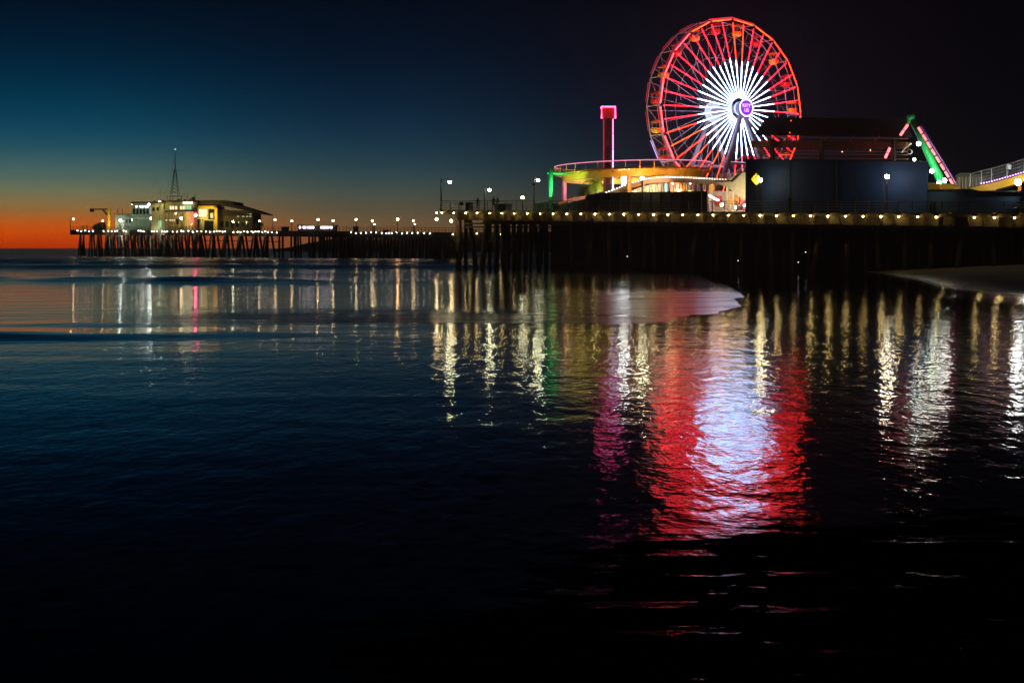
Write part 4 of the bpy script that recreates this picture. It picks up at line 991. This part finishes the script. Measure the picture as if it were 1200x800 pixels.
t = thing('coaster_station', Dg(1140, 8), 'pale slatted coaster station shed right of the green ride leg', 'shed')
g = MB(); wallp(g, [(1119, 247), (1121, 206), (1126, 204), (1138, 204), (1139, 206.5), (1153, 206.8), (1153, 247)], 8, 3); g.build('wall', mat('pale_slat_wall', (.3, .28, .2), .8, noise=.3), t)
for x in range(1124, 1152, 4): MB().box(DP(x, 213, 7.9), (.07, .07, 1.5), EANG).build('slat', whitep, t)
g = MB(); wallp(g, [(1119.5, 205.8), (1125, 202.8), (1139.5, 202.8), (1140, 205.2), (1154, 205.6), (1154, 207.4), (1119.5, 207.6)], 7.5, 4); g.build('roof', mat('grey_roof_sheet', (.2, .2, .18), .7), t)
lamp('POINT', DP(1140, 216, 4), 110, (1, .92, .65), t)
t = thing('coaster_ramp', Dg(1185, 7), 'rising coaster ramp with mesh fence, violet bulbs and yellow girder at the right edge', 'roller coaster')
rp_ = [(1137, 219), (1150, 215.5), (1162, 213), (1180, 208), (1200, 202), (1225, 194), (1250, 186)]
pts = [DP(x, y, 7) for x, y in rp_]
g = MB()
for k in range(len(pts)-1): g.poly([pts[k]-ZZ*.15, pts[k+1]-ZZ*.15, pts[k+1]-ZZ*.95, pts[k]-ZZ*.95], IN*1.2)
g.build('girder', yellow, t)
g = MB()
for k in range(len(pts)-1):
    a, b = pts[k], pts[k+1]
    for i in range(8):
        p = a.lerp(b, i/8); g.tube([p, p+ZZ*1.35], .02, 3)
    for hh in (.35, .7, 1.05): g.tube([a+ZZ*hh, b+ZZ*hh], .02, 3)
    g.tube([a+ZZ*1.38, b+ZZ*1.38], .05, 4); g.tube([a, a+ZZ*1.4], .06, 4)
g.build('mesh_fence', mat('galvanised_mesh', (.35, .36, .36), .5, .4), t)
x = 1150
while x < 1210: MB().ball(DP(x, interp(rp_, x)-.4, 6.8), .06, 5, 4).build('string_bulb', emi('string_bulb_violet', (.7, .3, 1), 9), t); x += 3.1
MB().ball(DP(1193, 213.5, 5), .34, 8, 6).build('flood_head', globe_b, t, smooth=True)
for x in (1165, 1195, 1225): MB().tube([Dg(x, 7.5), DP(x, interp(rp_, x)+2, 7.5)], .2, 6).build('column', orange, t)
g = MB(); g.tube([DP(1182, 198, 7.2), DP(1183, 193, 7.2)], .3, 6); g.build('winch_box', whitep, t)
lamp('POINT', DP(1190, 216, 3), 240, (1, .95, .8), t)

# yellow diamond warning sign beside the lamp
b = Dg(886.3, 1.3); c = DP(886.3, 210, 1.3)
t = thing('warning_sign', b, 'yellow diamond sign with black lettering lit by the lamp beside it', 'sign')
s_ = .62; g = MB(); U = Vector((.94, -.34, 0))
g.poly([c-U*s_, c+ZZ*s_*1.15, c+U*s_, c-ZZ*s_*1.15], (0, .06, 0)); g.build('board', mat('sign_yellow', (.85, .7, .05), .4), t)
g = MB(); 
for (dz, wd) in ((.22, .28), (0, .5), (-.2, .42)): g.box(c+ZZ*dz+Vector((0, -.03, 0)), (wd, .02, .07), -.35)
g.build('lettering_lines', mat('sign_black', (.03, .02, .01), .5), t)
g = MB(); g.tube([b, c-ZZ*s_], .05, 5); g.build('post', polem, t)
lamp('POINT', c+Vector((.2, -1.1, .1)), 22, (1, .9, .55), t)

# ------------------------------------------------------------------ small things and people on the deck
def person(base, h, label, face=0, arms='hips', lean=0):
    b = Vector(base); t = thing('person', b, label, 'person', 'people on the near pier')
    k = h/1.75
    J = {'pel': (0, 0, .95), 'chest': (.0, 0, 1.32), 'neck': (0, 0, 1.48), 'head': (0, 0, 1.60), 'top': (0, 0, 1.70),
         'hl': (-.1, 0, .92), 'kl': (-.14, -.02, .5), 'al': (-.17, 0, .08), 'tl': (-.18, -.14, .04), 'hr': (.1, 0, .92), 'kr': (.14, -.02, .5), 'ar': (.17, 0, .08), 'tr': (.18, -.14, .04),
         'sl': (-.19, 0, 1.42), 'sr': (.19, 0, 1.42)}
    if arms == 'hips': J.update(el=(-.42, .02, 1.2), wl=(-.2, -.06, 1.02), fl=(-.14, -.1, 1.0), er=(.42, .02, 1.2), wr=(.2, -.06, 1.02), fr=(.14, -.1, 1.0))
    elif arms == 'rail': J.update(el=(-.26, -.18, 1.2), wl=(-.18, -.42, 1.14), fl=(-.16, -.5, 1.13), er=(.26, -.18, 1.2), wr=(.18, -.42, 1.14), fr=(.16, -.5, 1.13))
    else: J.update(el=(-.26, .02, 1.15), wl=(-.27, -.05, .9), fl=(-.26, -.07, .8), er=(.26, .02, 1.15), wr=(.27, -.05, .9), fr=(.26, -.07, .8))
    rad = dict(pel=.15, chest=.16, neck=.06, head=.105, top=.085, hl=.1, kl=.065, al=.045, tl=.04, hr=.1, kr=.065, ar=.045, tr=.04, sl=.07, sr=.07, el=.048, wl=.034, fl=.035, er=.048, wr=.034, fr=.035)
    names = list(J); idx = {n_: i for i, n_ in enumerate(names)}
    E = [('pel', 'chest'), ('chest', 'neck'), ('neck', 'head'), ('head', 'top'), ('pel', 'hl'), ('hl', 'kl'), ('kl', 'al'), ('al', 'tl'), ('pel', 'hr'), ('hr', 'kr'), ('kr', 'ar'), ('ar', 'tr'),
         ('chest', 'sl'), ('sl', 'el'), ('el', 'wl'), ('wl', 'fl'), ('chest', 'sr'), ('sr', 'er'), ('er', 'wr'), ('wr', 'fr')]
    cs, sn = math.cos(face), math.sin(face); V = []
    for n_ in names:
        x, y, z = J[n_]; y -= lean*max(0, z-.9); V.append((b.x+k*(x*cs-y*sn), b.y+k*(x*sn+y*cs), b.z+k*z))
    me = bpy.data.meshes.new('body'); me.from_pydata(V, [(idx[a], idx[c]) for a, c in E], []); o = bpy.data.objects.new('body', me); COL.objects.link(o)
    sk = o.modifiers.new('skin', 'SKIN'); o.modifiers.new('sub', 'SUBSURF').levels = 1; o.modifiers['sub'].render_levels = 1
    for i, n_ in enumerate(names): v = me.skin_vertices[0].data[i]; v.radius = (rad[n_]*k, rad[n_]*k); v.use_root = (n_ == 'pel')
    bpy.context.view_layer.update(); dg = bpy.context.evaluated_depsgraph_get()
    nm = bpy.data.meshes.new_from_object(o.evaluated_get(dg)); bpy.data.objects.remove(o); nm.materials.clear(); nm.materials.append(cloth); nm.name = 'body'
    q = bpy.data.objects.new('body', nm); COL.objects.link(q); q.parent = t; q.matrix_parent_inverse = Matrix.Translation(-b)
    hd = Vector(V[idx['head']])
    g = MB(); g.ball(hd+Vector((0, .02, .05*k)), .125*k, 8, 6); g.build('hair', mat('dark_hair', (.01, .008, .006), .8), t, smooth=True)
person(Dg(1003.5, 1.0), 1.8, 'person in dark clothes with hands on hips at the rail before the navy wall', 0, 'hips')
person(Dg(925.5, 1.0), 1.75, 'person standing upright by the rail left of the middle of the navy wall', .3, 'side')
person(Dg(578.5, 1.2), 1.75, 'left one of two people leaning on the rail by the dark kiosk', 0, 'rail', .15)
person(Dg(582.8, 1.5), 1.7, 'right one of two people leaning on the rail by the dark kiosk', .4, 'rail', .1)
person(Dg(560, 1.0), 1.65, 'person standing alone between the dark bin and the kiosk pair', 0, 'side')
person(Dg(1021, 1.2), 1.3, 'child-sized person right of the hands-on-hips person', 0, 'side')
def deckbox(px0, px1, py, back, dep, label, name, cat, m_, topm):
    a, b = Dg(px0, back), Dg(px1, back); c = (a+b)/2; zt = zof(py, c.y); wd = (b-a).length
    t = thing(name, c, label, cat)
    MB().box((c.x, c.y+dep/2, (c.z+zt)/2), (wd, dep, zt-c.z), EANG).build('body', m_, t)
    MB().box((c.x, c.y+dep/2, zt+.05), (wd+.15, dep+.15, .1), EANG).build('lid', topm, t); return t
deckbox(584, 596.5, 239.8, 1.6, 1.2, 'dark low kiosk counter beside the leaning pair on the near pier', 'kiosk_counter', 'kiosk', mat('dark_kiosk', (.03, .028, .025), .8), polem)
deckbox(547.5, 552.5, 238, 1.0, .7, 'dark rubbish bin between the corner lamp and the lone person', 'rubbish_bin', 'bin', polem, polem)
b = Dg(541, .9); t = thing('notice_board', b, 'small square notice board on a post near the pier corner', 'sign')
MB().tube([b, (b.x, b.y, zof(241, b.y))], .04, 5).build('post', polem, t); MB().box((b.x, b.y-.02, zof(238.6, b.y)), (.46, .06, .46)).build('board', polem, t)
for (px, lb) in ((1090.5, 'left one of a pair of pale bins beside the low right wall'), (1095.8, 'right one of a pair of pale bins beside the low right wall')):
    b = Dg(px, 1.0); t = thing('barrel', b, lb, 'bin', 'pale bins by the right rail'); MB().tube([b, b+ZZ*1.2], .2, 10).build('body', mat('olive_bin', (.16, .16, .1), .6), t); MB().tube([b+ZZ*1.2, b+ZZ*1.27], .23, 10).build('lid', polem, t)
# work lamps glimpsed among the piles under the deck
for (px, py, lb) in ((735, 300.5, 'tiny white lamp low among the piles under the coaster'), (865, 305.3, 'tiny white lamp low among the piles below the stairs'), (944, 295.4, 'tiny warm lamp on a pile below the navy wall'), (935.5, 307.3, 'tiny lamp just left of and below the pile lamp')):
    p = DP(px, py, 2.4); t = thing('work_lamp', (p.x, p.y, p.z), lb, 'lamp', 'work lamps under the near deck')
    MB().ball(p, .035, 6, 5).build('bulb', emi('work_bulb', (1, .95, .85), 6), t); MB().tube([p+ZZ*.08, (p.x, p.y, zd(p.x)-.5)], .02, 4).build('cable', polem, t)

# kelp clumps on the wet sand
rk = random.Random(11); km = mat('dark_kelp', (.012, .010, .006), .35)
for i, (px, py, s_, lb) in enumerate(((1068, 604, .2, 'large dark kelp clump at the right foreground'),
                             (1063, 357, .25, 'dark kelp scrap near the sand bank'))):
    Y = CH*F/(py-HZ); X = (px-600)/F*Y; z = max(sand_z(X, Y), 0)
    g = MB()
    for _ in range(26):
        x, y = X+rk.gauss(0, s_*.5), Y+rk.gauss(0, s_*.4); a = rk.uniform(0, 6.28); q = [Vector((x, y, z-.003))]
        for s in range(5): a += rk.uniform(-.8, .8); q.append(q[-1]+Vector((math.cos(a)*s_*.16, math.sin(a)*s_*.16, 0))); q[-1].z = z + rk.uniform(.0, .018)
        g.tube(q, .008, 4)
    tag(g.build('kelp', km), lb, 'kelp', 'kelp scraps on the wet sand')

# ------------------------------------------------------------------ sea mist
hm = bpy.data.materials.new('sea_mist'); hm.use_nodes = True; T = hm.node_tree
T.nodes.remove(T.nodes['Principled BSDF']); pv = T.nodes.new('ShaderNodeVolumePrincipled'); pv.inputs['Density'].default_value = HAZE; pv.inputs['Color'].default_value = (.86, .87, .9, 1); pv.inputs['Anisotropy'].default_value = .55
T.links.new(pv.outputs[0], T.nodes['Material Output'].inputs['Volume'])
hz = MB().box((0, 780, 22), (2400, 1700, 50)).build('haze', hm); tag(hz, kind='stuff')
